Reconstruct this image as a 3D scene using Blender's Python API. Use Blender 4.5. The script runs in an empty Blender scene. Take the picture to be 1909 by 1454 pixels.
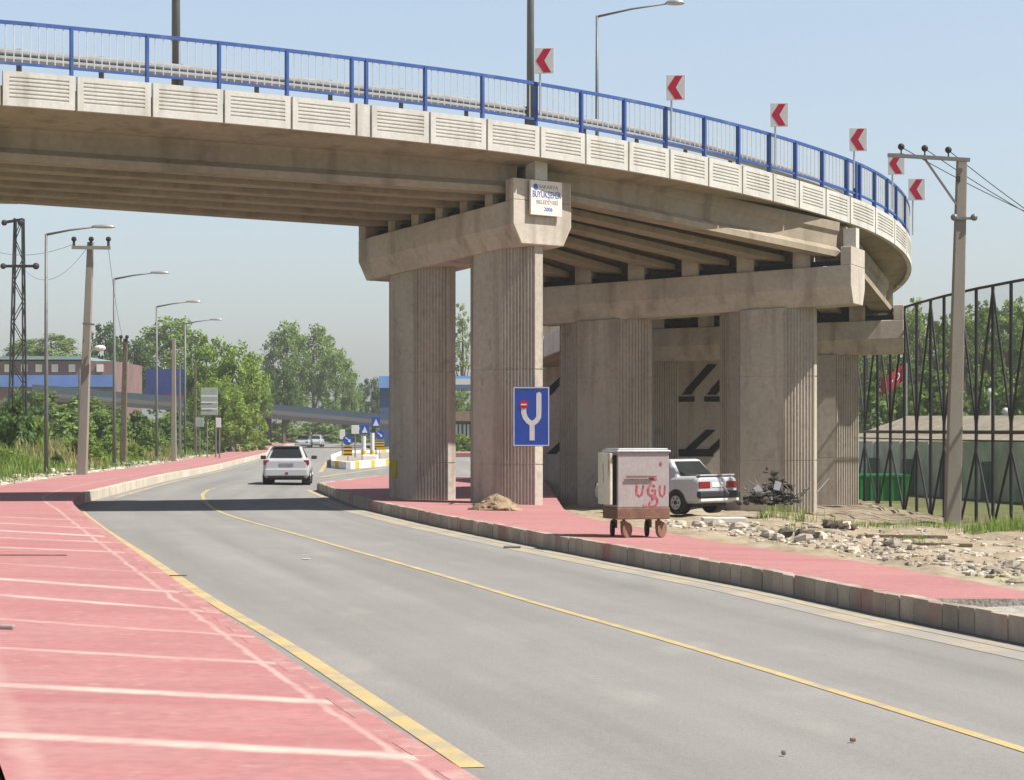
import bpy, math, random
import numpy as np
from mathutils import Vector, Matrix

random.seed(7)
S = bpy.context.scene
COL = S.collection
F, CX, HY, CAMZ = 4000.0, 954.5, 800.0, 2.0
R_ = math.radians

# ------------------------------------------------------------------ helpers
def P(px, py, d):
    return Vector(((px - CX) * d / F, d, CAMZ + (HY - py) * d / F))

def sstep(a, b, x):
    t = min(1, max(0, (x - a) / (b - a)))
    return t * t * (3 - 2 * t)

def gz(x, y):                       # gentle crossfall of the carriageway
    return -0.015 * min(9, max(-8, x + 5)) * (1 - sstep(72, 110, y))

def G(px, py, dz=0.0):              # point of the ground (raised by dz) seen in a direction
    z = dz
    for _ in range(40):
        d = (CAMZ - z) * F / (py - HY)
        x = (px - CX) * d / F
        z = gz(x, d) + dz
    return Vector((x, d, z))

class MB:
    def __init__(s):
        s.v, s.f, s.uv = [], [], None
    def add(s, vs, fs):
        o = len(s.v)
        s.v += [tuple(q) for q in vs]
        s.f += [tuple(i + o for i in q) for q in fs]
        return s
    def box(s, c, size, M=None):
        x, y, z = size[0] / 2, size[1] / 2, size[2] / 2
        vs = [Vector(q) for q in ((-x, -y, -z), (x, -y, -z), (x, y, -z), (-x, y, -z), (-x, -y, z), (x, -y, z), (x, y, z), (-x, y, z))]
        if M is not None: vs = [M @ q for q in vs]
        c = Vector(c)
        return s.add([q + c for q in vs], [(0, 3, 2, 1), (4, 5, 6, 7), (0, 1, 5, 4), (1, 2, 6, 5), (2, 3, 7, 6), (3, 0, 4, 7)])
    def prism(s, a, b):             # two matching rings -> closed solid (a: counter-clockwise seen from the b side)
        n = len(a)
        return s.add(list(a) + list(b), [tuple(range(n))[::-1], tuple(range(n, 2 * n))] + [(i, (i + 1) % n, n + (i + 1) % n, n + i) for i in range(n)])
    def bar(s, a, b, w, h, up=(0, 0, 1)):
        a, b = Vector(a), Vector(b)
        d = (b - a).normalized(); up = Vector(up)
        sd = d.cross(up)
        if sd.length < 1e-4: sd = d.cross(Vector((0, 1, 0)))
        sd.normalize(); u = sd.cross(d).normalized()
        sd *= w / 2; u *= h / 2
        ra = [a - sd - u, a + sd - u, a + sd + u, a - sd + u]
        rb = [q + (b - a) for q in ra]
        return s.prism(ra, rb)
    def tube(s, pts, r, n=8, cap=True):
        pts = [Vector(p) for p in pts]
        rs = r if isinstance(r, (list, tuple)) else [r] * len(pts)
        rings = []
        for i, p in enumerate(pts):
            d = (pts[min(i + 1, len(pts) - 1)] - pts[max(i - 1, 0)]).normalized()
            ref = Vector((1, 0, 0)) if abs(d.x) < .8 else Vector((0, 1, 0))
            a = d.cross(ref).normalized(); b = d.cross(a)
            rings.append([p + (a * math.cos(2 * math.pi * k / n) + b * math.sin(2 * math.pi * k / n)) * rs[i] for k in range(n)])
        vs = [q for rg in rings for q in rg]
        fs = [(i * n + k, i * n + (k + 1) % n, (i + 1) * n + (k + 1) % n, (i + 1) * n + k) for i in range(len(pts) - 1) for k in range(n)]
        if cap: fs += [tuple(range(n))[::-1], tuple(range((len(pts) - 1) * n, len(pts) * n))]
        return s.add(vs, fs)
    def loft(s, rings, closed=True, caps=True):
        n = len(rings[0]); vs = [q for rg in rings for q in rg]
        m = n if closed else n - 1
        fs = [(i * n + k, i * n + (k + 1) % n, (i + 1) * n + (k + 1) % n, (i + 1) * n + k) for i in range(len(rings) - 1) for k in range(m)]
        if caps: fs += [tuple(range(n))[::-1], tuple(range((len(rings) - 1) * n, len(rings) * n))]
        return s.add(vs, fs)
    def disc(s, c, nrm, r, t, n=20):
        c = Vector(c); nrm = Vector(nrm).normalized()
        return s.tube([c - nrm * t / 2, c + nrm * t / 2], r, n)
    def quad(s, a, b, c, d):
        return s.add([a, b, c, d], [(0, 1, 2, 3)])
    def ball(s, c, r, n=8, sq=(1, 1, 1)):
        c = Vector(c); rg = []
        for i in range(1, n):
            t = math.pi * i / n
            rg.append([c + Vector((math.sin(t) * math.cos(2 * math.pi * k / n) * r * sq[0], math.sin(t) * math.sin(2 * math.pi * k / n) * r * sq[1], -math.cos(t) * r * sq[2])) for k in range(n)])
        return s.loft(rg)
    def build(s, name, mat, parent=None, smooth=False, local=False, bevel=0, uv=None, attr=None):
        me = bpy.data.meshes.new(name)
        off = Vector((0, 0, 0))
        if parent is not None and not local:
            q = parent
            while q is not None:
                off = off + q.location; q = q.parent
        me.from_pydata([Vector(v) - off for v in s.v], [], s.f)
        if mat is not None: me.materials.append(mat)
        if uv is not None:
            l = me.uv_layers.new(name='UVMap')
            for li, lp in enumerate(me.loops): l.data[li].uv = uv[lp.vertex_index]
        if attr is not None:
            at = me.attributes.new('tint', 'FLOAT', 'FACE')
            at.data.foreach_set('value', attr)
        if smooth: me.polygons.foreach_set('use_smooth', [True] * len(me.polygons))
        me.update()
        o = bpy.data.objects.new(name, me); COL.objects.link(o)
        if parent is not None: o.parent = parent
        if bevel:
            md = o.modifiers.new('edge', 'BEVEL'); md.width = bevel; md.segments = 2; md.limit_method = 'ANGLE'; md.angle_limit = R_(40)
        return o

def tag(o, label=None, cat=None, group=None, kind=None):
    if label: o['label'] = label
    if cat: o['category'] = cat
    if group: o['group'] = group
    if kind: o['kind'] = kind
    return o

def thing(name, loc, label, cat, group=None, rz=0):
    o = bpy.data.objects.new(name, None); COL.objects.link(o)
    o.empty_display_size = .3
    o.location = loc; o.rotation_euler = (0, 0, rz)
    return tag(o, label, cat, group)

def dup(root, loc, rz=None, label=None, scale=None):
    def cp(o, par):
        c = o.copy(); COL.objects.link(c); c.parent = par
        for ch in list(o.children): cp(ch, c)
        return c
    r = cp(root, None)
    r.location = loc
    if rz is not None: r.rotation_euler = (0, 0, rz)
    if label: r['label'] = label
    if scale: r.scale = scale
    return r

# ------------------------------------------------------------------ materials
def mat(name, col, rough=.8, var=.25, scale=3.0, bump=0.0, bscale=None, metal=0.0, col2=None, stretch=(1, 1, 1), fine=.12, fscale=40., spec=.3, coords='Object'):
    m = bpy.data.materials.new(name); m.use_nodes = True
    nt = m.node_tree; N, L = nt.nodes, nt.links
    b = N['Principled BSDF']
    b.inputs['Roughness'].default_value = rough; b.inputs['Metallic'].default_value = metal
    b.inputs['Specular IOR Level'].default_value = spec
    tc = N.new('ShaderNodeTexCoord'); mp = N.new('ShaderNodeMapping'); mp.inputs['Scale'].default_value = stretch
    L.new(tc.outputs[coords], mp.inputs['Vector'])
    n1 = N.new('ShaderNodeTexNoise'); n1.inputs['Scale'].default_value = scale; n1.inputs['Detail'].default_value = 6; n1.inputs['Roughness'].default_value = .65
    L.new(mp.outputs[0], n1.inputs['Vector'])
    n2 = N.new('ShaderNodeTexNoise'); n2.inputs['Scale'].default_value = fscale; n2.inputs['Detail'].default_value = 3
    L.new(tc.outputs[coords], n2.inputs['Vector'])
    cr = N.new('ShaderNodeValToRGB')
    c1 = [max(0, c * (1 - var)) for c in (col2 or col)]; c2 = [min(1, c * (1 + var)) for c in col]
    cr.color_ramp.elements[0].position = .33; cr.color_ramp.elements[0].color = (*c1, 1)
    cr.color_ramp.elements[1].position = .67; cr.color_ramp.elements[1].color = (*c2, 1)
    L.new(n1.outputs['Fac'], cr.inputs['Fac'])
    mr = N.new('ShaderNodeMapRange'); mr.inputs['From Min'].default_value = .3; mr.inputs['From Max'].default_value = .7
    mr.inputs['To Min'].default_value = 1 - fine; mr.inputs['To Max'].default_value = 1 + fine
    L.new(n2.outputs['Fac'], mr.inputs['Value'])
    mx = N.new('ShaderNodeMix'); mx.data_type = 'RGBA'; mx.blend_type = 'MULTIPLY'; mx.inputs['Factor'].default_value = 1
    L.new(cr.outputs['Color'], mx.inputs['A']); L.new(mr.outputs[0], mx.inputs['B'])
    L.new(mx.outputs['Result'], b.inputs['Base Color'])
    if bump:
        bp = N.new('ShaderNodeBump'); bp.inputs['Strength'].default_value = bump; bp.inputs['Distance'].default_value = .02
        nb = N.new('ShaderNodeTexNoise'); nb.inputs['Scale'].default_value = bscale or fscale; nb.inputs['Detail'].default_value = 5
        L.new(tc.outputs[coords], nb.inputs['Vector']); L.new(nb.outputs['Fac'], bp.inputs['Height']); L.new(bp.outputs['Normal'], b.inputs['Normal'])
    m['out'] = 1
    return m

def nodes(m):
    nt = m.node_tree
    return nt, nt.nodes, nt.links, nt.nodes['Principled BSDF']

def overlay(m, col, scale, lo, hi, stretch=(1, 1, 1), amount=1.0, coords='Object', detail=5):
    """mix a stain of its own shape over the base colour"""
    nt, N, L, b = nodes(m)
    src = b.inputs['Base Color'].links[0].from_socket
    tc = N.new('ShaderNodeTexCoord'); mp = N.new('ShaderNodeMapping'); mp.inputs['Scale'].default_value = stretch
    mp.inputs['Location'].default_value = (random.random() * 9, random.random() * 9, random.random() * 9)
    L.new(tc.outputs[coords], mp.inputs['Vector'])
    n = N.new('ShaderNodeTexNoise'); n.inputs['Scale'].default_value = scale; n.inputs['Detail'].default_value = detail
    L.new(mp.outputs[0], n.inputs['Vector'])
    mr = N.new('ShaderNodeMapRange'); mr.inputs['From Min'].default_value = lo; mr.inputs['From Max'].default_value = hi; mr.inputs['To Max'].default_value = amount
    L.new(n.outputs['Fac'], mr.inputs['Value'])
    mx = N.new('ShaderNodeMix'); mx.data_type = 'RGBA'
    L.new(mr.outputs[0], mx.inputs['Factor']); L.new(src, mx.inputs['A']); mx.inputs['B'].default_value = (*col, 1)
    L.new(mx.outputs['Result'], b.inputs['Base Color'])
    return m

def tinted(m, k=.35):               # per-face tint attribute: brick to brick, clump to clump
    nt, N, L, b = nodes(m)
    src = b.inputs['Base Color'].links[0].from_socket
    at = N.new('ShaderNodeAttribute'); at.attribute_name = 'tint'
    mr = N.new('ShaderNodeMapRange'); mr.inputs['To Min'].default_value = 1 - k; mr.inputs['To Max'].default_value = 1 + k
    L.new(at.outputs['Fac'], mr.inputs['Value'])
    mx = N.new('ShaderNodeMix'); mx.data_type = 'RGBA'; mx.blend_type = 'MULTIPLY'; mx.inputs['Factor'].default_value = 1
    L.new(src, mx.inputs['A']); L.new(mr.outputs[0], mx.inputs['B']); L.new(mx.outputs['Result'], b.inputs['Base Color'])
    return m

M = {}
M['conc'] = mat('pier concrete', (.43, .385, .33), .9, .13, .8, .15, 25, fine=.10, fscale=9, stretch=(1, 1, .35))
overlay(M['conc'], (.24, .195, .15), 1.1, .50, .72, (2.6, 2.6, .14), .7)
overlay(M['conc'], (.20, .17, .14), 3.2, .58, .72, (1, 1, 1), .35)
overlay(M['conc'], (.46, .42, .36), .6, .55, .75, (1, 1, .8), .5)
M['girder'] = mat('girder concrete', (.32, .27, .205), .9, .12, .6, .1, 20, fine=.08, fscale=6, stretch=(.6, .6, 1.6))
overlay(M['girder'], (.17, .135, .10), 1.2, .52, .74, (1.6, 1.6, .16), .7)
M['panel'] = mat('edge panel concrete', (.55, .535, .50), .85, .07, 1.5, .1, 30, fine=.06, fscale=15)
overlay(M['panel'], (.34, .31, .26), 2.2, .52, .76, (1.8, 1.8, .22), .6)
overlay(M['panel'], (.25, .22, .18), .55, .60, .74, (1, 1, .5), .4)
M['capc'] = mat('cap concrete', (.47, .42, .36), .9, .13, .9, .12, 22, fine=.08, fscale=8)
overlay(M['capc'], (.25, .20, .155), 1.2, .50, .72, (2.0, 2.0, .18), .7)
overlay(M['capc'], (.52, .47, .40), 2.6, .60, .74, (1, 1, 1), .4)
M['dark'] = mat('black gap shade', (.02, .02, .02), .9, .1)
M['rubberb'] = mat('bearing rubber', (.03, .03, .032), .8, .1)
M['blue'] = mat('blue railing paint', (.035, .088, .30), .45, .12, 2, fine=.05, spec=.4)
overlay(M['blue'], (.12, .17, .33), 2.5, .55, .7, (1, 1, .4), .6)
M['barwhite'] = mat('white bar paint', (.62, .63, .65), .5, .08, 2)
M['galv'] = mat('galvanised steel', (.46, .47, .48), .38, .12, 3, metal=.5)
M['pole'] = mat('grey lamp pole', (.17, .175, .18), .5, .12, 2, metal=.2)
M['polec'] = mat('pole concrete', (.25, .225, .195), .9, .14, 1.2, .1, 20, stretch=(1, 1, .3))
M['blacksteel'] = mat('black fence steel', (.025, .025, .027), .5, .2, 4)
M['white'] = mat('white sign sheeting', (.62, .62, .63), .4, .05, 4)
M['red'] = mat('red sign sheeting', (.46, .015, .05), .4, .08, 4)
M['signblue'] = mat('blue sign sheeting', (.025, .07, .36), .35, .06, 4)
M['signwhite'] = mat('sign white', (.60, .60, .60), .4, .04, 4)
M['plaque'] = mat('plaque white', (.72, .66, .60), .5, .05, 6)
M['plaqueblue'] = mat('plaque blue', (.06, .14, .42), .5, .05, 6)
M['plaquegrey'] = mat('plaque grey', (.34, .30, .38), .5, .05, 6)
M['asph'] = mat('asphalt', (.235, .23, .222), .9, .05, .35, .25, 60, fine=.09, fscale=30, spec=.2)
M['red_pave'] = mat('red stamped pavement', (.385, .178, .176), .85, .07, .5, .12, 18, fine=.10, fscale=9)
overlay(M['red_pave'], (.41, .235, .225), .9, .50, .75, (.6, 2.4, 1), .55)
overlay(M['red_pave'], (.345, .125, .128), .45, .5, .7, (.5, 2.8, 1), .5)
overlay(M['red_pave'], (.30, .19, .175), 1.9, .60, .74, (1, 1, 1), .35)
overlay(M['red_pave'], (.44, .33, .30), 5.5, .62, .72, (1, 1, 1), .4)
M['joint'] = mat('pale mortar', (.66, .52, .48), .9, .15, 3, fine=.15)
overlay(M['joint'], (.52, .24, .23), 1.3, .50, .62, (1, 1, 1), .75)
M['yellow'] = mat('worn yellow paint', (.47, .365, .18), .8, .10, 2, fine=.1)
overlay(M['yellow'], (.31, .285, .235), 2.6, .46, .64, (1, 1, 1), .8)
M['yellowfaint'] = mat('faded yellow paint', (.44, .36, .21), .85, .10, 2, fine=.1)
overlay(M['yellowfaint'], (.31, .285, .24), 1.1, .42, .6, (1, 1, 1), .9)
M['kerb'] = tinted(mat('kerb concrete', (.36, .305, .25), .9, .14, 2, .15, 25), .18)
overlay(M['kerb'], (.34, .12, .11), .8, .55, .68, (1, 1, .4), .7)
M['kerblight'] = tinted(mat('pale kerb concrete', (.52, .47, .38), .9, .1, 2, .1, 25), .1)
M['kerbpink'] = tinted(mat('kerb under red paint', (.39, .19, .185), .9, .12, 2, .12, 20), .03)
overlay(M['kerbpink'], (.46, .34, .31), 3.5, .52, .66, (1, 1, 1), .55)
overlay(M['kerbpink'], (.30, .16, .14), 4, .58, .68, (1, 1, 1), .6)
M['dirt'] = mat('pale dirt', (.31, .255, .185), .95, .22, .7, .5, 6, col2=(.27, .21, .14), fine=.22, fscale=9)
overlay(M['dirt'], (.30, .33, .12), .35, .60, .74, (1, 1, 1), .5)
overlay(M['dirt'], (.38, .34, .275), 1.2, .52, .7, (1, 1, 1), .7)
M['gravel'] = mat('grey gravel', (.33, .31, .28), .95, .3, 8, .6, 30, fine=.3, fscale=30)
M['silt'] = mat('roadside silt', (.36, .315, .25), .95, .12, 1.5, fine=.12)
overlay(M['silt'], (.28, .272, .26), .9, .44, .62, (1, 1, 1), .9)
M['grassg'] = mat('rough grassland', (.115, .135, .045), .95, .3, .25, .4, 5, col2=(.17, .14, .07), fine=.25, fscale=4)
M['rock'] = tinted(mat('broken stone', (.38, .335, .28), .95, .2, 4, .3, 20), .55)
M['trunk'] = mat('bark', (.13, .10, .075), .95, .3, 6, .3, 20)
M['tyre'] = mat('tyre rubber', (.018, .018, .02), .85, .1)
M['rim'] = mat('wheel rim', (.42, .43, .45), .35, .1, metal=.7)
M['glass'] = mat('car glass', (.022, .028, .030), .06, .1, spec=.6)
M['plast'] = mat('black plastic', (.03, .03, .033), .6, .1)
M['carwhite'] = mat('white car paint', (.44, .45, .47), .22, .03, 2, spec=.5)
M['carwhite2'] = mat('shade-greyed white paint', (.44, .44, .48), .35, .06, 2, spec=.4)  # greyed to put the overpass shade into the saloon's colour
M['taillight'] = mat('red lens', (.20, .012, .018), .15, .1, spec=.6)
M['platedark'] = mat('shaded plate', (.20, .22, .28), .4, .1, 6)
M['plate'] = mat('number plate', (.70, .70, .70), .4, .03)
M['binfront'] = mat('bin galvanised sheet', (.36, .325, .32), .6, .08, 3, .05, 10, metal=.15)
overlay(M['binfront'], (.36, .24, .21), 3, .56, .74, (1, 1, .4), .6)
M['bincream'] = mat('bin cream side', (.62, .58, .47), .6, .1, 3)
overlay(M['bincream'], (.24, .10, .04), 4, .60, .70, (1, 1, .4), .85)
M['rust'] = mat('rusty frame', (.19, .11, .075), .9, .25, 6)
M['graffiti'] = mat('red spray paint', (.38, .05, .075), .7, .12, 6)
overlay(M['graffiti'], (.36, .30, .29), 14, .50, .64, (1, 1, 1), .8)
M['leaf'] = None

def leafmat(name, c, sc=.35):
    m = tinted(mat(name, c, .75, .18, sc, fine=.0, spec=.15), .45)
    nt, N, L, b = nodes(m)
    tr = N.new('ShaderNodeBsdfTranslucent'); ms = N.new('ShaderNodeMixShader'); ms.inputs[0].default_value = .35
    src = b.inputs['Base Color'].links[0].from_socket
    L.new(src, tr.inputs['Color'])
    out = [n for n in N if n.type == 'OUTPUT_MATERIAL'][0]
    L.new(b.outputs[0], ms.inputs[1]); L.new(tr.outputs[0], ms.inputs[2]); L.new(ms.outputs[0], out.inputs['Surface'])
    return m
M['leaf_mid'] = leafmat('mid green leaves', (.21, .31, .075))
M['leaf_bright'] = leafmat('bright green leaves', (.235, .33, .075))
M['leaf_dark'] = leafmat('dark green leaves', (.115, .19, .055))
M['leaf_pale'] = leafmat('pale leaves', (.27, .36, .13))  # lightest of the leaf greens
M['leaf_olive'] = leafmat('olive leaves', (.225, .325, .085))
M['blade'] = leafmat('grass blades', (.21, .30, .075))
M['bladedry'] = leafmat('dry grass blades', (.30, .27, .12))

# ------------------------------------------------------------------ setting: ground, road, pavements
def smooth_curve(knots, step=.5, sig=2.0):
    ys = np.array([k[1] for k in knots]); xs = np.array([k[0] for k in knots])
    o = np.argsort(ys); ys, xs = ys[o], xs[o]
    yy = np.arange(ys[0], ys[-1], step); xx = np.interp(yy, ys, xs)
    n = int(3 * sig / step); ker = np.exp(-.5 * (np.arange(-n, n + 1) * step / sig) ** 2); ker /= ker.sum()
    pad = np.concatenate([xx[0] + (xx[1] - xx[0]) * np.arange(-n, 0), xx, xx[-1] + (xx[-1] - xx[-2]) * np.arange(1, n + 1)])
    sm = np.convolve(pad, ker, 'valid')
    return lambda y: float(np.interp(y, yy, sm))

lk = [G(px, py, .25) for px, py in ((915, 1456), (842, 1422), (674, 1324), (572, 1250), (470, 1179), (367, 1110), (283, 1049), (224, 1008), (171, 968), (141, 945), (130, 931))]
lk += [G(px, py, 0) for px, py in ((139, 941), (250, 911), (380, 881), (500, 849))]
lk = [(q.x, q.y) for q in lk]
lk = [(lk[0][0] + .26 * 6, lk[0][1] - 6)] + lk + [(-24.5, 219), (-27, 262), (-27, 330), (-24, 420)]
XL = smooth_curve(lk)
rk = [G(px, py, 0) for px, py in ((1909, 1199), (1666, 1151), (1438, 1100), (1209, 1058), (1063, 1030), (937, 1005), (811, 979), (671, 946))]
rk = [(q.x, q.y) for q in rk]
rk = [(rk[0][0] + .25 * 12, rk[0][1] - 12)] + rk
c0 = G(592, 914, 0)
rk += [(c0.x, c0.y)]
XRn = smooth_curve(rk, sig=1.2)
YC = c0.y - .3                                   # where the right pavement's corner is
def XR(y):
    if y <= YC: return XRn(y)
    return float(np.interp(y, [YC, YC + 2, YC + 4, 82, 83.5, 86, 150, 165, 200, 262, 330, 420],
                           [c0.x, c0.x + .1, c0.x + .4, c0.x + 1.1, c0.x + 2.5, 16, 16, -6, -13, -18, -18.5, -15]))

def sheet(name, y0, y1, step, fa, fb, zf, m, nlat=8, kind='structure'):
    b = MB(); uv = []; ys = list(np.arange(y0, y1, step)) + [y1]
    for y in ys:
        xa, xb = fa(y), fb(y)
        for j in range(nlat + 1):
            x = xa + (xb - xa) * j / nlat
            b.v.append((x, y, zf(x, y))); uv.append((x - xa, y))
    n = nlat + 1
    for i in range(len(ys) - 1):
        for j in range(nlat): b.f.append((i * n + j, i * n + j + 1, (i + 1) * n + j + 1, (i + 1) * n + j))
    o = b.build(name, m, smooth=True, uv=uv)
    return tag(o, kind=kind)

# big ground sheet to the horizon
g = MB(); XS = [-2500, -900, -350, -140, -70, -40, -20, -5, 8, 20, 40, 80, 200, 600, 2500]; YS = [-30, 0, 30, 60, 90, 130, 200, 320, 600, 1200, 3500]
for y in YS:
    for x in XS: g.v.append((x, y, -.55 if y < 420 else -.3))
nx = len(XS)
for i in range(len(YS) - 1):
    for j in range(nx - 1): g.f.append((i * nx + j, i * nx + j + 1, (i + 1) * nx + j + 1, (i + 1) * nx + j))
tag(g.build('ground', M['grassg']), kind='structure')

overlay(M['asph'], (.17, .165, .16), .8, .62, .74, (1, .35, 1), .35)
overlay(M['asph'], (.31, .295, .27), 1.4, .58, .72, (1, .4, 1), .4)
overlay(M['asph'], (.15, .145, .14), 55, .56, .68, (1, 1, 1), .35)
overlay(M['asph'], (.34, .33, .31), 42, .60, .70, (1, 1, 1), .4)
# asphalt with wheel-track wear across the lane (uv.x = metres from the left kerb)
nt, N, L, b_ = nodes(M['asph'])
src = b_.inputs['Base Color'].links[0].from_socket
uvn = N.new('ShaderNodeUVMap'); sx = N.new('ShaderNodeSeparateXYZ'); L.new(uvn.outputs[0], sx.inputs[0])
nz = N.new('ShaderNodeTexNoise'); nz.inputs['Scale'].default_value = .9; nz.inputs['Detail'].default_value = 4
mpv = N.new('ShaderNodeMapping'); mpv.inputs['Scale'].default_value = (1.3, .05, 1); L.new(uvn.outputs[0], mpv.inputs[0]); L.new(mpv.outputs[0], nz.inputs['Vector'])
mrr = N.new('ShaderNodeMapRange'); mrr.inputs['From Min'].default_value = .3; mrr.inputs['From Max'].default_value = .7; mrr.inputs['To Min'].default_value = .87; mrr.inputs['To Max'].default_value = 1.13
L.new(nz.outputs['Fac'], mrr.inputs['Value'])
mxx = N.new('ShaderNodeMix'); mxx.data_type = 'RGBA'; mxx.blend_type = 'MULTIPLY'; mxx.inputs['Factor'].default_value = 1
L.new(src, mxx.inputs['A']); L.new(mrr.outputs[0], mxx.inputs['B']); L.new(mxx.outputs['Result'], b_.inputs['Base Color'])

sheet('road', 6, 420, 1.0, lambda y: XL(y) - .05, lambda y: XR(y) + .05, lambda x, y: gz(x, y), M['asph'], 12)

def strip(name, pts, w, m, dz=.005):
    """painted line along ground points (x, y)"""
    pts = [Vector((p[0], p[1])) for p in pts]; b = MB(); n = len(pts)
    ws = w if isinstance(w, list) else [w] * n
    for i, p in enumerate(pts):
        d = (pts[min(i + 1, n - 1)] - pts[max(i - 1, 0)]).normalized(); s_ = Vector((d.y, -d.x)) * ws[i] / 2
        for q in (p - s_, p + s_): b.v.append((q.x, q.y, gz(q.x, q.y) + dz))
    for i in range(n - 1): b.f.append((2 * i, 2 * i + 1, 2 * i + 3, 2 * i + 2))
    return tag(b.build(name, m, uv=[((-1, 1)[i % 2], i // 2) for i in range(2 * n)]), kind='structure')

cl = [G(px, py) for px, py in ((1909, 1399), (1552, 1285), (1360, 1229), (1209, 1178), (1063, 1145), (811, 1067), (640, 1021), (560, 996), (463, 972), (398, 951), (378, 930), (375, 919), (389, 912))]
ck = [(q.x, q.y) for q in cl]; ck = [(ck[0][0] + .26 * 8, ck[0][1] - 8)] + ck
XC = smooth_curve(ck, sig=2.5)
strip('centre_line_marking', [(XC(y), y) for y in np.arange(7, ck[-1][1] + 2, .8)], .11, M['yellow'])
lq = [G(px, py) for px, py in ((868, 1421), (770, 1356), (686, 1300), (640, 1271), (560, 1216), (510, 1185), (417, 1134), (343, 1085), (281, 1042), (204, 994), (157, 959), (148, 947))]
lq = [(q.x, q.y) for q in lq]; LQ = smooth_curve([(lq[0][0] + .26 * 1, lq[0][1] - 1)] + lq, sig=1.5)
strip('left_edge_marking', [(LQ(y), y) for y in np.arange(lq[0][1] - .2, lq[-1][1], .7)], .16, M['yellow'])
strip('far_left_edge_marking', [(XL(y) + .35, y) for y in np.arange(60, 200, 2)], .14, M['yellowfaint'])
strip('right_edge_silt', [(XR(y) - .50, y) for y in np.arange(14, YC - 9, .8)], 0.55, M['silt'], .004)
strip('right_edge_marking', [(XR(y) - .36, y) for y in np.arange(14, YC - 4, .8)], .10, M['yellowfaint'], .008)
a, b = G(597, 880), G(611, 858)
strip('junction_marking', [(a.x, a.y), (a.x * .5 + b.x * .5, a.y * .5 + b.y * .5), (b.x, b.y), (b.x + .4, b.y + 30)], .22, M['yellow'])
a, b = G(597, 888), G(716, 872)
strip('give_way_marking', [(a.x, a.y), ((a.x + b.x) / 2, (a.y + b.y) / 2), (b.x, b.y)], .3, M['yellow'])
a, b = G(583, 926), G(604, 905)
strip('corner_marking', [(XR(y) - .3, y) for y in np.arange(YC - 6, YC + 1.5, .7)], .16, M['yellow'])

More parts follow.
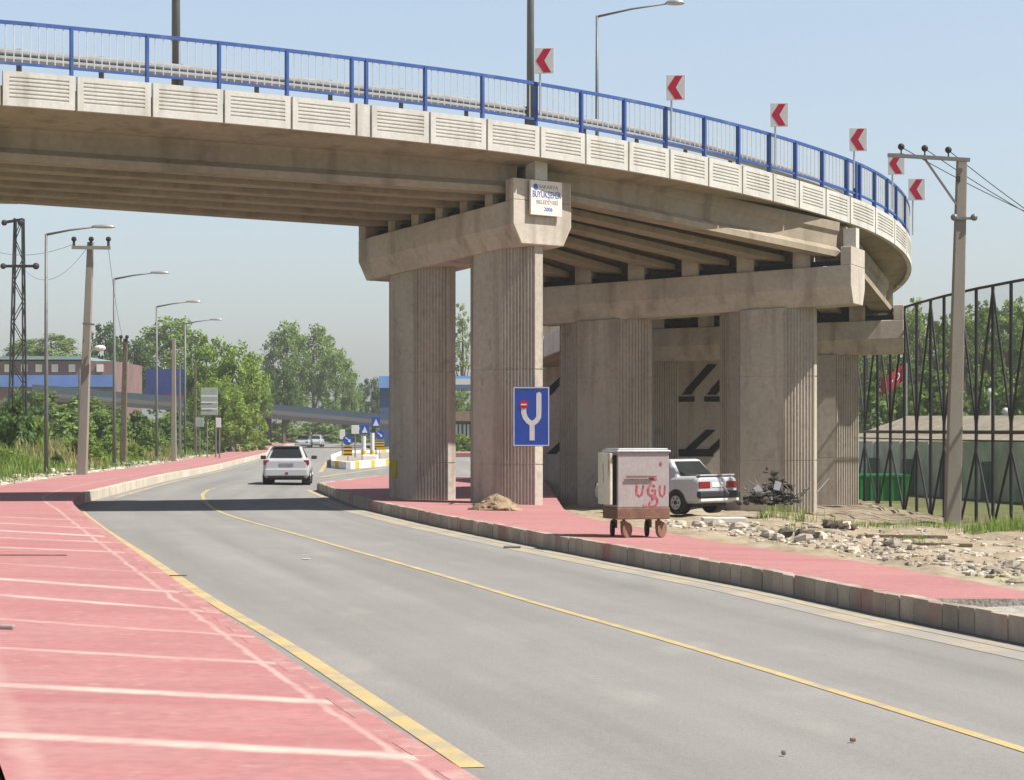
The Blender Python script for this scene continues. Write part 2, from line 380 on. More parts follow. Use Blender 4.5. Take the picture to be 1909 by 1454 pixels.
# pavements (0.25 m above the road) with kerb blocks
KH = .25
def lw(y): return float(np.interp(y, [8, 14, 45, 60, 420], [2.45, 2.5, 2.7, 3.3, 3.4]))
def mortar_lines(m):
    nt, N, L, b = nodes(m); src = b.inputs['Base Color'].links[0].from_socket
    tc = N.new('ShaderNodeTexCoord'); total = None
    wv = N.new('ShaderNodeTexNoise'); wv.inputs['Scale'].default_value = 2.2; wv.inputs['Detail'].default_value = 5; L.new(tc.outputs['Object'], wv.inputs['Vector'])
    wob = N.new('ShaderNodeMath'); wob.operation = 'MULTIPLY_ADD'; L.new(wv.outputs['Fac'], wob.inputs[0]); wob.inputs[1].default_value = .12; wob.inputs[2].default_value = -.06
    def mask(dist, w, k):
        nonlocal total
        ad = N.new('ShaderNodeMath'); L.new(dist, ad.inputs[0]); L.new(wob.outputs[0], ad.inputs[1])
        ab = N.new('ShaderNodeMath'); ab.operation = 'ABSOLUTE'; L.new(ad.outputs[0], ab.inputs[0])
        mr = N.new('ShaderNodeMapRange'); mr.interpolation_type = 'SMOOTHSTEP'; mr.inputs['From Min'].default_value = w * .7; mr.inputs['From Max'].default_value = w * .1; mr.inputs['To Max'].default_value = k; L.new(ab.outputs[0], mr.inputs['Value'])
        if total is None: total = mr.outputs[0]
        else:
            mx = N.new('ShaderNodeMath'); mx.operation = 'MAXIMUM'; L.new(total, mx.inputs[0]); L.new(mr.outputs[0], mx.inputs[1]); total = mx.outputs[0]
    for (y0, y1, w, k) in ((1368, 1413, .27, 1), (1275, 1311, .27, 1), (1207, 1237, .18, .6), (1153, 1187, .16, .55), (1108, 1141, .22, .9), (1078, 1105, .26, 1), (1049, 1068, .2, .45), (1019, 1030, .28, .6), (1001, 1011, .3, .55), (988, 1000, .36, .9), (974, 985, .3, .5), (962, 970, .3, .5)):
        A, B = G(0, y0, KH), G(float(np.interp(y1, [960, 1000, 1060, 1110, 1186, 1236, 1310, 1412], [165, 215, 300, 370, 490, 550, 680, 830])), y1, KH)
        d = Vector((B.x - A.x, B.y - A.y)).normalized(); n = Vector((-d.y, d.x))
        dt = N.new('ShaderNodeVectorMath'); dt.operation = 'DOT_PRODUCT'; L.new(tc.outputs['Object'], dt.inputs[0]); dt.inputs[1].default_value = (n.x, n.y, 0)
        sb = N.new('ShaderNodeMath'); sb.operation = 'SUBTRACT'; L.new(dt.outputs['Value'], sb.inputs[0]); sb.inputs[1].default_value = n.x * A.x + n.y * A.y
        mask(sb.outputs[0], w, k)
    uv = N.new('ShaderNodeUVMap'); sx = N.new('ShaderNodeSeparateXYZ'); L.new(uv.outputs[0], sx.inputs[0])
    sb = N.new('ShaderNodeMath'); sb.operation = 'SUBTRACT'; L.new(sx.outputs['X'], sb.inputs[0]); sb.inputs[1].default_value = 2.49 - .23
    mask(sb.outputs[0], .07, .6)
    sb = N.new('ShaderNodeMath'); sb.operation = 'SUBTRACT'; L.new(sx.outputs['X'], sb.inputs[0]); sb.inputs[1].default_value = .16
    mask(sb.outputs[0], .2, .25)
    nz = N.new('ShaderNodeTexNoise'); nz.inputs['Scale'].default_value = 1.1; nz.inputs['Detail'].default_value = 8; nz.inputs['Roughness'].default_value = .7; L.new(tc.outputs['Object'], nz.inputs['Vector'])
    wr = N.new('ShaderNodeMapRange'); wr.inputs['From Min'].default_value = .36; wr.inputs['From Max'].default_value = .58; wr.inputs['To Min'].default_value = .35; L.new(nz.outputs['Fac'], wr.inputs['Value'])
    ml = N.new('ShaderNodeMath'); ml.operation = 'MULTIPLY'; L.new(total, ml.inputs[0]); L.new(wr.outputs[0], ml.inputs[1])
    mx = N.new('ShaderNodeMix'); mx.data_type = 'RGBA'; L.new(ml.outputs[0], mx.inputs['Factor']); L.new(src, mx.inputs['A']); mx.inputs['B'].default_value = (.56, .45, .40, 1)
    L.new(mx.outputs['Result'], b.inputs['Base Color']); return m
M['left_pave'] = mortar_lines(M['red_pave'].copy())
sheet('left_pavement', 7, 300, 1.0, lambda y: XL(y) - lw(y), lambda y: XL(y) - .02, lambda x, y: gz(x, y) + KH, M['left_pave'], 6)
def kerb_blocks(name, fx, ys, side, m, top=KH, t=.16, bl=.5, lip=.012, wob=1):
    b = MB(); at = []; y = ys[0]
    while y < ys[1]:
        y2 = min(y + bl * (1 if y < 70 else 4), ys[1])
        p, q = Vector((fx(y + .006), y + .006)), Vector((fx(y2 - .006), y2 - .006))
        d = (q - p).normalized(); s_ = Vector((d.y, -d.x)) * t * side
        j = random.uniform(-.010, .010) * wob if y < 70 else 0; j = max(j, -.004) if wob < 1 else j; jj = Vector((d.y, -d.x)) * random.uniform(-.01, .01) * wob
        ring = []
        for (w, u) in ((p, 0), (q, 0), (q, 1), (p, 1)): ring.append(w + s_ * u + jj)
        if side > 0: pass
        lo = [(w.x, w.y, gz(w.x, w.y) - .15) for w in ring]; hi = [(w.x, w.y, gz(w.x, w.y) + top + lip + j) for w in ring]
        n0 = len(b.f)
        (b.prism(lo, hi) if side > 0 else b.prism(lo[::-1], hi[::-1])); at += [random.random()] * (len(b.f) - n0)
        y = y2
    return tag(b.build(name, m, attr=at, bevel=.012 if wob == 1 else .004), kind='structure')
kerb_blocks('right_kerb', XR, (12, YC), 1, M['kerb'], bl=.36)
kerb_blocks('left_kerb', lambda y: XL(y) + .01, (7, 56), -1, M['kerbpink'], lip=.001, wob=.25)
kerb_blocks('far_left_kerb', lambda y: XL(y) + .01, (56, 300), -1, M['kerblight'])
kerb_blocks('corner_kerb', XR, (YC, 82), 1, M['kerb'])
def xro(y):                                      # outer edge of the right pavement
    return float(np.interp(y, [22, 30, 36, 42, 46, 50, 60, 82, 84], [XR(22) + 1.55, XR(30) + 2.2, XR(36) + 2.35, XR(42) + 2.7, XR(46) + 3.1, 1.2, 1.2, 1.2, 1.0]))
YE = G(1830, 1115, KH).y
sheet('right_pavement', YE, 82, .7, lambda y: XR(y) + .1, xro, lambda x, y: gz(x, y) + KH, M['red_pave'], 6)
b = MB(); xa, xb = XR(YE) + .1, xro(YE)
for i in range(9):
    x = xa + (xb - xa) * i / 8; b.v += [(x, YE, gz(x, YE) + KH), (x, YE, gz(x, YE) - .2)]
b.f = [(2 * i, 2 * i + 1, 2 * i + 3, 2 * i + 2) for i in range(8)]
tag(b.build('pavement_end', M['gravel']), kind='structure')
sheet('pavement_gap', 12, YE, .8, lambda y: XR(y) + .1, lambda y: XR(y) + 3.2, lambda x, y: gz(x, y) + KH - .09 + .02 * math.sin(7 * x + 5 * y), M['gravel'], 8)
q0 = G(846, 850, KH)
b = MB(); 
for (x, y) in ((-7, 157), (8, 155), (8, 165), (-7, 167)): b.v.append((x, y, .3))
for (x, y) in ((-7, 157), (8, 155)): b.v.append((x, y, -.1))
b.f += [(0, 1, 2, 3), (4, 5, 1, 0)]
tag(b.build('far_pavement', M['red_pave']), kind='structure')

# verge to the left, dirt lot to the right
def vz(x, y):
    e = XL(y) - lw(y) - x
    return gz(XL(y), y) + .16 + .35 * sstep(.3, 6, e) + .10 * math.sin(1.3 * x + .7 * y) * math.cos(.9 * y - .4 * x) * sstep(0, 2, e)
sheet('verge', 7, 300, 1.2, lambda y: XL(y) - lw(y) - 60, lambda y: XL(y) - lw(y) + .02, vz, mat('verge soil', (.17, .22, .07), .95, .3, .5, .5, 6, col2=(.34, .28, .17), fine=.25, fscale=6), 70)
def dz(x, y):
    e = x - xro(max(y, 22)); n = .05 * math.sin(2.3 * x + 1.1 * y) * math.sin(1.7 * y - .8 * x) + .03 * math.sin(5.1 * x - 3.3 * y)
    return gz(x, y) + .20 - .30 * sstep(40, 54, y) - .12 * sstep(6, 9, x) + n * sstep(.0, .6, e)
sheet('dirt_lot', 16, 84, .35, lambda y: xro(max(y, 22)) - .05 if y > 22 else XR(y) + 2.5, lambda y: 11.5 + .0 * y, dz, M['dirt'], 60)
sheet('pitch', 30, 150, 10, lambda y: 11.4, lambda y: 45, lambda x, y: -.75, mat('pitch turf', (.13, .18, .06), .95, .25, .6, .2, 8), 6)

# ------------------------------------------------------------------ overpass
NE = [(-400, 43.6), (0, 45.0), (134.8, 45.7), (410, 47.2), (658, 48.8), (902, 50.5), (1087, 52.2), (1244, 53.9), (1437, 56.6), (1582, 59.3)]
pts = [((px - CX) * d / F, d) for px, d in NE]
rho, h0 = 13.3, R_(50)
cc = Vector((pts[-1][0] - rho * math.sin(h0), pts[-1][1] + rho * math.cos(h0)))
for h in range(56, 116, 6):
    pts.append((cc.x + rho * math.sin(R_(h)), cc.y - rho * math.cos(R_(h))))
hh = R_(112)
for k in (1, 2, 3): pts.append((pts[-1][0] + 3 * math.cos(hh), pts[-1][1] + 3 * math.sin(hh)))
d0 = Vector(pts[1]) - Vector(pts[0])
pts = [tuple(Vector(pts[0]) - d0.normalized() * 12)] + pts
def catmull(ps, n=14):
    out = []
    ps = [Vector(p) for p in ps]; ps = [ps[0] * 2 - ps[1]] + ps + [ps[-1] * 2 - ps[-2]]
    for i in range(1, len(ps) - 2):
        p0, p1, p2, p3 = ps[i - 1:i + 3]
        for k in range(n):
            t = k / n
            out.append(.5 * ((2 * p1) + (p2 - p0) * t + (2 * p0 - 5 * p1 + 4 * p2 - p3) * t * t + (3 * p1 - p0 - 3 * p2 + p3) * t ** 3))
    return out + [ps[-2]]
raw = catmull(pts)
xs = np.array([p.x for p in raw]); ys = np.array([p.y for p in raw])
for _ in range(40):
    xs[1:-1] = (xs[:-2] + 2 * xs[1:-1] + xs[2:]) / 4; ys[1:-1] = (ys[:-2] + 2 * ys[1:-1] + ys[2:]) / 4
sl = np.concatenate([[0], np.cumsum(np.hypot(np.diff(xs), np.diff(ys)))])
def E(s): return Vector((float(np.interp(s, sl, xs)), float(np.interp(s, sl, ys))))
def T(s): return (E(s + .3) - E(s - .3)).normalized()
def NO(s): t = T(s); return Vector((t.y, -t.x))          # outward (towards the viewer)
pxs = CX + F * xs / ys
it = int(np.argmax(pxs)); s_tan = sl[it]
def s_at(px):                                             # arc length where the edge is seen in column px
    return float(np.interp(px, pxs[:it + 1], sl[:it + 1]))
hp = [(-400, 110), (0, 127), (134.8, 142), (276, 155), (410.5, 168), (537, 180), (658, 194), (685, 197), (795, 210), (902, 222), (1001.7, 234.6), (1086.6, 248), (1167, 263), (1244, 279), (1316.7, 294), (1380, 308), (1437.5, 323), (1486.5, 337), (1536.6, 351.6), (1582, 365.5), (1634, 388), (1674, 415)]
zs_s = [s_at(p) for p, y in hp]; zs_z = [CAMZ + (HY - y) * E(s).y / F for (p, y), s in zip(hp, zs_s)]
zc = np.polyfit(zs_s, zs_z, 3)
sA, sB = zs_s[1], zs_s[-1]
def ZT(s):                                                # top of the edge panels
    q = min(max(s, sA), sB); z = float(np.polyval(zc, q))
    return z + (s - q) * float(np.polyval(np.polyder(zc), q))
def WD(s): return float(np.interp(s, [0, s_at(0), s_at(500), s_at(1000), s_at(1582), s_at(1690)], [5.0, 5.2, 6.0, 6.8, 8.6, 9.0]))
SE = .085
PH, DK = .73, .30                                         # panel height, deck top below the panel top

over = thing('overpass', (E(s_at(1000)).x, E(s_at(1000)).y, 0), 'curved concrete road overpass on thick fluted columns crossing the road', 'overpass')
S0, S1 = 2.0, sl[-1] - .2
smp = list(np.arange(S0, S1, .6)) + [S1]
# deck slab: follows the edge, thins to the overhang under the panels
b = MB(); rings = []
for s in smp:
    e, n, w, z = E(s), NO(s), WD(s), ZT(s)
    def pt(off, zz): q = e - n * off; return (q.x, q.y, zz - SE * max(0, off - .1))
    rings.append([pt(.10, z - DK), pt(.10, z - PH + .10), pt(1.0, z - PH - .02), pt(w - .9, z - PH - .02), pt(w - .1, z - PH + .1), pt(w - .1, z - DK)][::-1])
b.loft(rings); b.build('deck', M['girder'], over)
# edge panels with recessed grooves, one mesh per panel
postpx = [-330, -160, -5, 134.8, 276, 410.5, 537, 658, 685, 795, 902, 1001.7, 1086.6, 1167, 1244, 1316.7, 1380, 1437.5, 1486.5, 1536.6, 1582]
ps = [s_at(p) for p in postpx]
ds = [ps[-1] + k * 1.62 for k in range(1, 20)]
bounds = [s + (.09 if i else 0) for i, s in enumerate(ps)] + [s for s in ds if s < S1 - .3]
def edge_panel(sa, sb, side=0, plain=False):
    b = MB(); g = .028; sa += g; sb -= g
    n = max(3, int((sb - sa) / .22)); ss = [sa + (sb - sa) * i / n for i in range(n + 1)]
    def q(s, off, zz):
        if side == 0: p = E(s) - NO(s) * off; return Vector((p.x, p.y, ZT(s) - zz))
        p = E(s) - NO(s) * (WD(s) - off); return Vector((p.x, p.y, ZT(s) - zz - SE * WD(s)))
    # profile down the face: (depth inwards, drop)
    m = .115; prof = [(0, 0), (0, m)]
    ng = 6; step = (PH - 2 * m) / ng
    for k in range(ng):
        a = m + k * step
        prof += [(.02, a + .012), (.02, a + step * .38), (.0, a + step * .5), (.0, a + step * .97)]
    prof += [(0, PH - m + .002), (0, PH)]
    marg = min(.13, (sb - sa) * .2)
    rings = []
    for i, s in enumerate([sa, sa + marg * .99] + [sa + marg + (sb - sa - 2 * marg) * i / n for i in range(n + 1)] + [sb - marg * .99, sb]):
        flat = plain or s < sa + marg * .995 or s > sb - marg * .995
        rings.append([q(s, 0 if flat else d_, z_) for d_, z_ in prof] + [q(s, .13, PH), q(s, .13, 0)])
    (b.loft(rings) if side == 0 else b.loft([r[::-1] for r in rings]))
    b.build('edge_panel', M['panel'], over)
for i in range(len(bounds) - 1):
    edge_panel(bounds[i], bounds[i + 1], 0, abs(bounds[i] - ps[7] - .09) < .01)
k = S0 + 1
while k < S1 - 2: edge_panel(k, k + 1.7, 1, True); k += 1.7

# piers
def pier(E0, ax, Lc, W, zseat, slope, ear, cols, colscale, hcap=1.05, base=-.3, block=True):
    ax = Vector(ax).normalized(); tv = Vector((-ax.y, ax.x))           # ax: away along the cap, tv: across
    if tv.x < 0: tv = -tv
    E0 = Vector(E0)
    def w3(u, v, z): p = E0 + ax * u + tv * v; return (p.x, p.y, z - slope * u)
    h = W / 2
    sec = [(-h, 0), (h, 0), (h, -hcap * .55), (h - .26, -hcap), (-h + .26, -hcap), (-h, -hcap * .55)]
    cap = MB()
    us = [0, Lc]; 
    cap.loft([[w3(u, v, zseat + z) for v, z in sec][::1] for u in us])
    c = cap.build('pier_cap', M['capc'], over, bevel=.02)
    for u0, u1 in ((.003, .30), (Lc - .30, Lc - .003)):                # end walls hold the outer girders
        b = MB(); b.loft([[w3(u, v, z) for v, z in ((-h + .003, zseat + .003), (h - .003, zseat + .003), (h - .003, zseat + ear), (-h + .003, zseat + ear))] for u in (u0, u1)])
        b.build('end_wall', M['capc'], c, bevel=.015)
    if block:
        b = MB(); b.loft([[w3(u, v, z) for v, z in ((-.24, zseat + ear + .003), (.16, zseat + ear + .003), (.16, zseat + ear + .55), (-.24, zseat + ear + .55))] for u in (.01, .36)])
        b.build('end_block', M['panel'], c)
    nk = 5; sp_ = (Lc - 1.35) / nk
    b = MB(); b.loft([[w3(uu, v, z) for v, z in ((-.10, zseat + .003), (.10, zseat + .003), (.10, zseat + 1.1), (-.10, zseat + 1.1))] for uu in (.31, Lc - .31)]); b.build('light_block_wall', M['girder'], c)  # added wall along the cap, stops light so the openings go dark
    for i in range(nk):                                                # stub walls between the girders; black bearings widened to paint in the gaps' shade
        u = .62 + sp_ * (i + .5); hw_ = min(.24, sp_ * .5 - .34)
        b = MB()
        for sg in (-1, 1): b.loft([[w3(uu, v, z) for v, z in ((sg * h * .5 - .32, zseat + .003), (sg * h * .5 + .32, zseat + .003), (sg * h * .5 + .32, zseat + .95), (sg * h * .5 - .32, zseat + .95))] for uu in (u - hw_, u + hw_)])
        b.build('stub_wall', M['capc'], c)
    for i in range(nk + 1):
        u = .62 + sp_ * i
        b = MB()
        for sg in (-1, 1):
            b.loft([[w3(uu, v, z) for v, z in ((sg * h * .55 - .18, zseat + .003), (sg * h * .55 + .18, zseat + .003), (sg * h * .55 + .18, zseat + .16), (sg * h * .55 - .18, zseat + .16))] for uu in (u - sp_ * .5 + .26, u + sp_ * .5 - .26)])
        b.build('pad_and_gap_shade', M['rubberb'], c)
    for u in cols:                                                     # long hexagonal columns with fluted noses
        k = colscale; p_, t_, hw, tip = .52 * k, 1.16 * k, .57 * k, .12 * k
        ring = []
        def nose(a, bb, nf=10):
            out = []
            a, bb = Vector(a), Vector(bb); d = bb - a; nn = Vector((d.y, -d.x)).normalized()
            for i in range(nf):
                f0, f1, f2 = (i + .30) / nf, (i + .42) / nf, (i + .88) / nf
                for f_, dp in ((f0, 0), (f1, -.035), (f2, -.035), ((i + 1) / nf, 0)): out.append(a + d * f_ + nn * dp)
            return out
        v = [(-t_, -tip), (-p_, -hw), (p_, -hw), (t_, -tip), (t_, tip), (p_, hw), (-p_, hw), (-t_, tip)]
        ring = [Vector(v[0])] + nose(v[0], v[1]) + [Vector(v[2])] + nose(v[2], v[3]) + [Vector(v[4])] + nose(v[4], v[5]) + [Vector(v[6])] + nose(v[6], v[7])
        if ax.x * tv.y - ax.y * tv.x < 0: ring = ring[::-1]
        lo = []; hi = []
        for q in ring:
            p = E0 + ax * (u + q.x) + tv * q.y
            lo.append((p.x, p.y, base)); hi.append((p.x, p.y, zseat - slope * (u + q.x) - hcap + .01))
        z1 = base
        b = MB(); cx_, cy_ = E0.x + ax.x * u, E0.y + ax.y * u; rings_ = [lo]
        for zj in (1.15, 3.45):
            for dz_, k2 in ((-.016, 1), (-.012, .986), (.012, .986), (.016, 1)):
                rings_.append([(cx_ + (q[0] - cx_) * k2, cy_ + (q[1] - cy_) * k2, zj + dz_ - .4 * (base + .3)) for q in lo])
        rings_.append(hi); b.loft(rings_); b.build('column', M['conc'], over)
    return w3
p1E = P(1012, 800, 52.2); p2E = P(1600, 800, 59.0); p3E = P(1684, 800, 65.6)
s1, s2 = s_at(1012), s_at(1600)
P1 = pier((p1E.x, p1E.y), (-.66, .75), 6.15, 1.9, 7.52, .095, .52, (1.36, 4.68), 1.05)
P2 = pier((p2E.x, p2E.y), (-.93, .37), 9.3, 1.7, 6.46, .045, .5, (2.55, 7.35), 1.17, 1.05)
P3 = pier((p3E.x, p3E.y), (-.985, .17), 9.0, 1.6, 5.30, .03, .45, (2.6, 8.15), 1.08, 1.0, block=False)
p0E = E(s_at(-400) - 9.5) - NO(s_at(-400)) * .25
n0 = NO(s_at(-400))
P0 = pier((p0E.x, p0E.y), (-n0.x, -n0.y), 5.4, 1.7, ZT(s_at(-400) - 9.5) - 1.75, .08, .5, (1.4, 4.2), 1.0)
# girders: straight, with a web and a bottom bulb, seated on the caps
def girder(a, bq):
    a, bq = Vector(a), Vector(bq); d = (bq - a); d.normalize(); sd = Vector((d.y, -d.x, 0)).normalized(); up = sd.cross(d) * 1.0
    if up.z < 0: up = -up
    sec = [(-.30, 0), (.30, 0), (.30, .16), (.09, .30), (.09, .66), (.16, .74), (.16, .98), (-.16, .98), (-.16, .74), (-.09, .66), (-.09, .30), (-.30, .16)]
    b = MB(); b.loft([[p + sd * x + up * z for x, z in sec] for p in (a, bq)])
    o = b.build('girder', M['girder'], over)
NG = 6
def span(Pa, La, va, za, sa_, Pb, Lb, vb, zb, sb_):
    for i in range(NG):
        ua, ub = .62 + (La - 1.35) * i / (NG - 1), .62 + (Lb - 1.35) * i / (NG - 1)
        A = Vector(Pa(ua, va, za + .25)); B = Vector(Pb(ub, vb, zb + .25)); girder(A, B)
span(P0, 5.4, .15, ZT(s_at(-400) - 9.5) - 1.75, 0, P1, 6.15, -.35, 7.52, 0)
span(P1, 6.15, .35, 7.52, 0, P2, 9.3, -.35, 6.46, 0)
span(P2, 9.3, .35, 6.46, 0, P3, 9.0, -.3, 5.30, 0)
# abutment wall behind the last pier, with big black diagonal hazard bars
ab = P(1000, 800, 78); ab2 = P(1560, 800, 76)
wl = thing('abutment_wall', ((ab.x + ab2.x) / 2, 77, 0), 'shaded concrete abutment wall with black diagonal bars deep under the overpass', 'wall')
b = MB(); dv = (ab2 - ab); dv.z = 0; dn = dv.normalized(); nn = Vector((dn.y, -dn.x, 0))
def wq(u, z, off): q = Vector((ab.x, ab.y, 0)) + dn * u + nn * off; return (q.x, q.y, z)
LW = dv.length
b.prism([wq(0, -.5, 0), wq(LW, -.5, 0), wq(LW, -.5, -1.2), wq(0, -.5, -1.2)], [wq(0, 6.4, 0), wq(LW, 6.4, 0), wq(LW, 6.4, -1.2), wq(0, 6.4, -1.2)])
b.build('wall_body', M['conc'], wl)
b = MB()
for (y0, y1, x0) in ((680, 735, 1275), (680, 735, 1322), (800, 846, 1272), (800, 846, 1315), (690, 735, 1010), (690, 735, 1060), (800, 846, 1020), (800, 846, 1070)):
    z0, z1 = CAMZ + (HY - y1) * 77 / F, CAMZ + (HY - y0) * 77 / F
    u = (P(x0, 0, 77).x - ab.x); w = .35; sl_ = .95
    b.prism([wq(u, z0, .02), wq(u + w, z0, .02), wq(u + w + sl_, z1, .02), wq(u + sl_, z1, .02)][::-1], [wq(u, z0, .0), wq(u + w, z0, .0), wq(u + w + sl_, z1, .0), wq(u + sl_, z1, .0)][::-1])
for (ya, yb, xa, xb) in ((738, 748, 1258, 1300), (738, 748, 1318, 1358), (836, 850, 1258, 1335)):
    ua, ub = P(xa, 0, 77).x - ab.x, P(xb, 0, 77).x - ab.x
    b.prism([wq(ua, CAMZ + (HY - yb) * 77 / F, .026), wq(ub, CAMZ + (HY - yb) * 77 / F, .026), wq(ub, CAMZ + (HY - ya) * 77 / F, .026), wq(ua, CAMZ + (HY - ya) * 77 / F, .026)][::-1],
            [wq(ua, CAMZ + (HY - yb) * 77 / F, .0), wq(ub, CAMZ + (HY - yb) * 77 / F, .0), wq(ub, CAMZ + (HY - ya) * 77 / F, .0), wq(ua, CAMZ + (HY - ya) * 77 / F, .0)][::-1])
b.build('hazard_bars', M['rubberb'], wl)

# railing on the edge
rail = thing('railing', (E(s_at(700)).x, E(s_at(700)).y, ZT(s_at(700))), 'blue steel railing with pale bars along the near edge of the overpass', 'railing')
RH = 1.03; RO = .07
def rp(s, z): p = E(s) - NO(s) * RO; return Vector((p.x, p.y, ZT(s) + z))
rposts = ps + [s_at(1598.5), s_at(1606)] + [s_at(p) for p in (1634, 1657, 1674, 1690)] + [s_tan + .3 + k * 1.8 for k in range(1, 6)]
for s in rposts:
    b = MB(); t = T(s)
    b.bar(rp(s, -.02), rp(s, RH), .115, .06, up=(t.x, t.y, 0)); b.build('post', M['blue'], rail)
rs = list(np.arange(S0 + 1, S1, .5))
for z, w in ((RH, .075), (.17, .055)):
    b = MB(); b.loft([[rp(s, z) + Vector((NO(s).x * x, NO(s).y * x, y)) for x, y in ((-.03, -w / 2), (.03, -w / 2), (.03, w / 2), (-.03, w / 2))] for s in rs]); b.build('rail', M['blue'], rail)
allp = sorted(rposts)
for i in range(len(allp) - 1):
    n = max(1, int(round((allp[i + 1] - allp[i]) / .175))); b = MB()
    for k in range(1, n):
        s = allp[i] + (allp[i + 1] - allp[i]) * k / n
        b.bar(rp(s, .18), rp(s, RH - .03), .022, .022)
    if n > 1: b.build('bar_panel', M['barwhite'], rail)

# crash barrier behind it
gr = thing('crash_barrier', (E(s_at(700)).x, E(s_at(700)).y + 1, ZT(s_at(700)) - DK), 'galvanised steel crash barrier on the deck behind the blue railing', 'barrier')
def gp(s, off, z): p = E(s) - NO(s) * off; return Vector((p.x, p.y, ZT(s) - SE * off + z))
prof = [(0, -.15), (-.03, -.13), (-.08, -.09), (-.08, -.05), (0, 0), (-.08, .05), (-.08, .09), (-.03, .13), (0, .15), (.02, .15), (.02, -.15)]
b = MB(); b.loft([[gp(s, 1.15 + x, .62 + z) for x, z in prof] for s in rs]); b.build('beam', M['galv'], gr)
k = S0 + 2
while k < S1 - 1:
    b = MB(); b.bar(gp(k, 1.26, -DK), gp(k, 1.26, .80), .10, .10); b.build('post', M['pole'], gr); k += 1.85

# chevron boards on the railing
def board(root, w, h, t, m, c=(0, 0, 0)):
    b = MB(); b.box(c, (w, t, h)); return b.build('board', m, root, local=True, bevel=.006)
chv = None
wheres = ['beside the tall lamp pole', 'second from the tall lamp pole', 'third from the tall lamp pole', 'above the doubled railing posts', 'overlapping the power pole crossarm', 'lowest at the railing end']
for i, (px, cy, hpx, sp) in enumerate(((1015, 114, 48, 1001.7), (1260, 164, 47, 1244), (1453, 215, 44, 1437.5), (1600, 261, 43, 1582), (1671, 306, 40.5, 1657), (1709, 354, 40.5, 1690))):
    s = s_at(sp); e = E(s) - NO(s) * .02; d = e.y - .08
    c = P(px, cy, d); sz = hpx * d / F
    lab = 'white square chevron sign with red left-pointing arrow, ' + wheres[i]
    if chv is None:
        chv = thing('chevron_sign', c, lab, 'road sign', 'red chevron signs along the overpass railing', R_(-8))
        board(chv, .465, .62, .025, M['white'])
        b = MB()
        for sg in (1, -1):
            q = [(.165, .285 * sg), (-.02, .285 * sg), (-.205, 0), (.0, 0)]
            q = [(x, -.016, z) for x, z in q]; f = [(x, -.011, z) for x, z in [(a[0], a[2]) for a in q]]
            b.prism(q if sg > 0 else q[::-1], f if sg > 0 else f[::-1])
        b.build('chevron', M['red'], chv, local=True)
        b = MB(); b.tube([(-.11, .03, -1.3), (-.11, .03, .25)], .025, 8); b.build('post', M['galv'], chv, local=True)
        sc0 = sz / .62; chv.scale = (sc0,) * 3; o = chv
    else:
        o = dup(chv, c, None, lab); o.scale = (sz / .62,) * 3
    
# lamp posts on the overpass
def lamp(name, base, H, arm, adir, label, group, armrise=.28, r0=.09, head=.75, cat='street lamp'):
    o = thing(name, base, label, cat, group)
    adir = Vector((adir[0], adir[1], 0)).normalized()
    b = MB(); b.tube([(0, 0, 0), (0, 0, H * .5), (0, 0, H)], [r0, r0 * .82, r0 * .6], 10); b.build('pole', M['pole'], o, local=True, smooth=True)
    b = MB(); b.box((0, 0, .12), (.34, .34, .24)); b.build('base_plate', M['pole'], o, local=True, bevel=.02)
    a0 = Vector((0, 0, H - .03)); a1 = a0 + adir * arm + Vector((0, 0, armrise * arm))
    b = MB(); b.tube([a0, a0 + adir * arm * .5 + Vector((0, 0, armrise * arm * .6)), a1], [r0 * .55, r0 * .45, r0 * .42], 8); b.build('arm', M['pole'], o, local=True, smooth=True)
    b = MB(); c = a1 + adir * head * .45; q = adir.to_track_quat('X', 'Z').to_matrix()
    rg = []
    for x, w, h in ((-.5, .05, .05), (-.38, .11, .08), (0, .15, .11), (.35, .14, .09), (.5, .06, .04)):
        rg.append([c + q @ Vector((x * head, w * math.cos(t), h * math.sin(t) * (1 if math.sin(t) > 0 else .5))) for t in [2 * math.pi * k / 10 for k in range(10)]])
    b.loft(rg); b.build('lamp_head', M['galv'], o, local=True, smooth=True)
    return o
for px, off, lab in ((328, 1.7, 'dark lamp pole rising out of the picture on the straight part of the overpass'), (989, 1.6, 'tall lamp pole on the overpass just left of the first chevron sign')):
    s = s_at(px); p = E(s) - NO(s) * off; dd = p.y; p.x = (px - CX) * dd / F
    lamp('street_lamp', (p.x, p.y, ZT(s) - DK - SE * off), 9.0, 1.9, (.75, .66), lab, 'street lamps on the overpass', r0=.105)
pp = P(1113, 0, 58.5); s = s_at(1090)
zb = ZT(s) - DK - SE * 5.6
zt = CAMZ + (HY - 30) * 58.5 / F
o = lamp('street_lamp', (pp.x, pp.y, zb), zt - zb, 1.9, (1, -.1), 'lamp post with its arm and head in clear sky right of the first chevron sign', 'street lamps on the overpass', armrise=.17, r0=.06, head=.5)

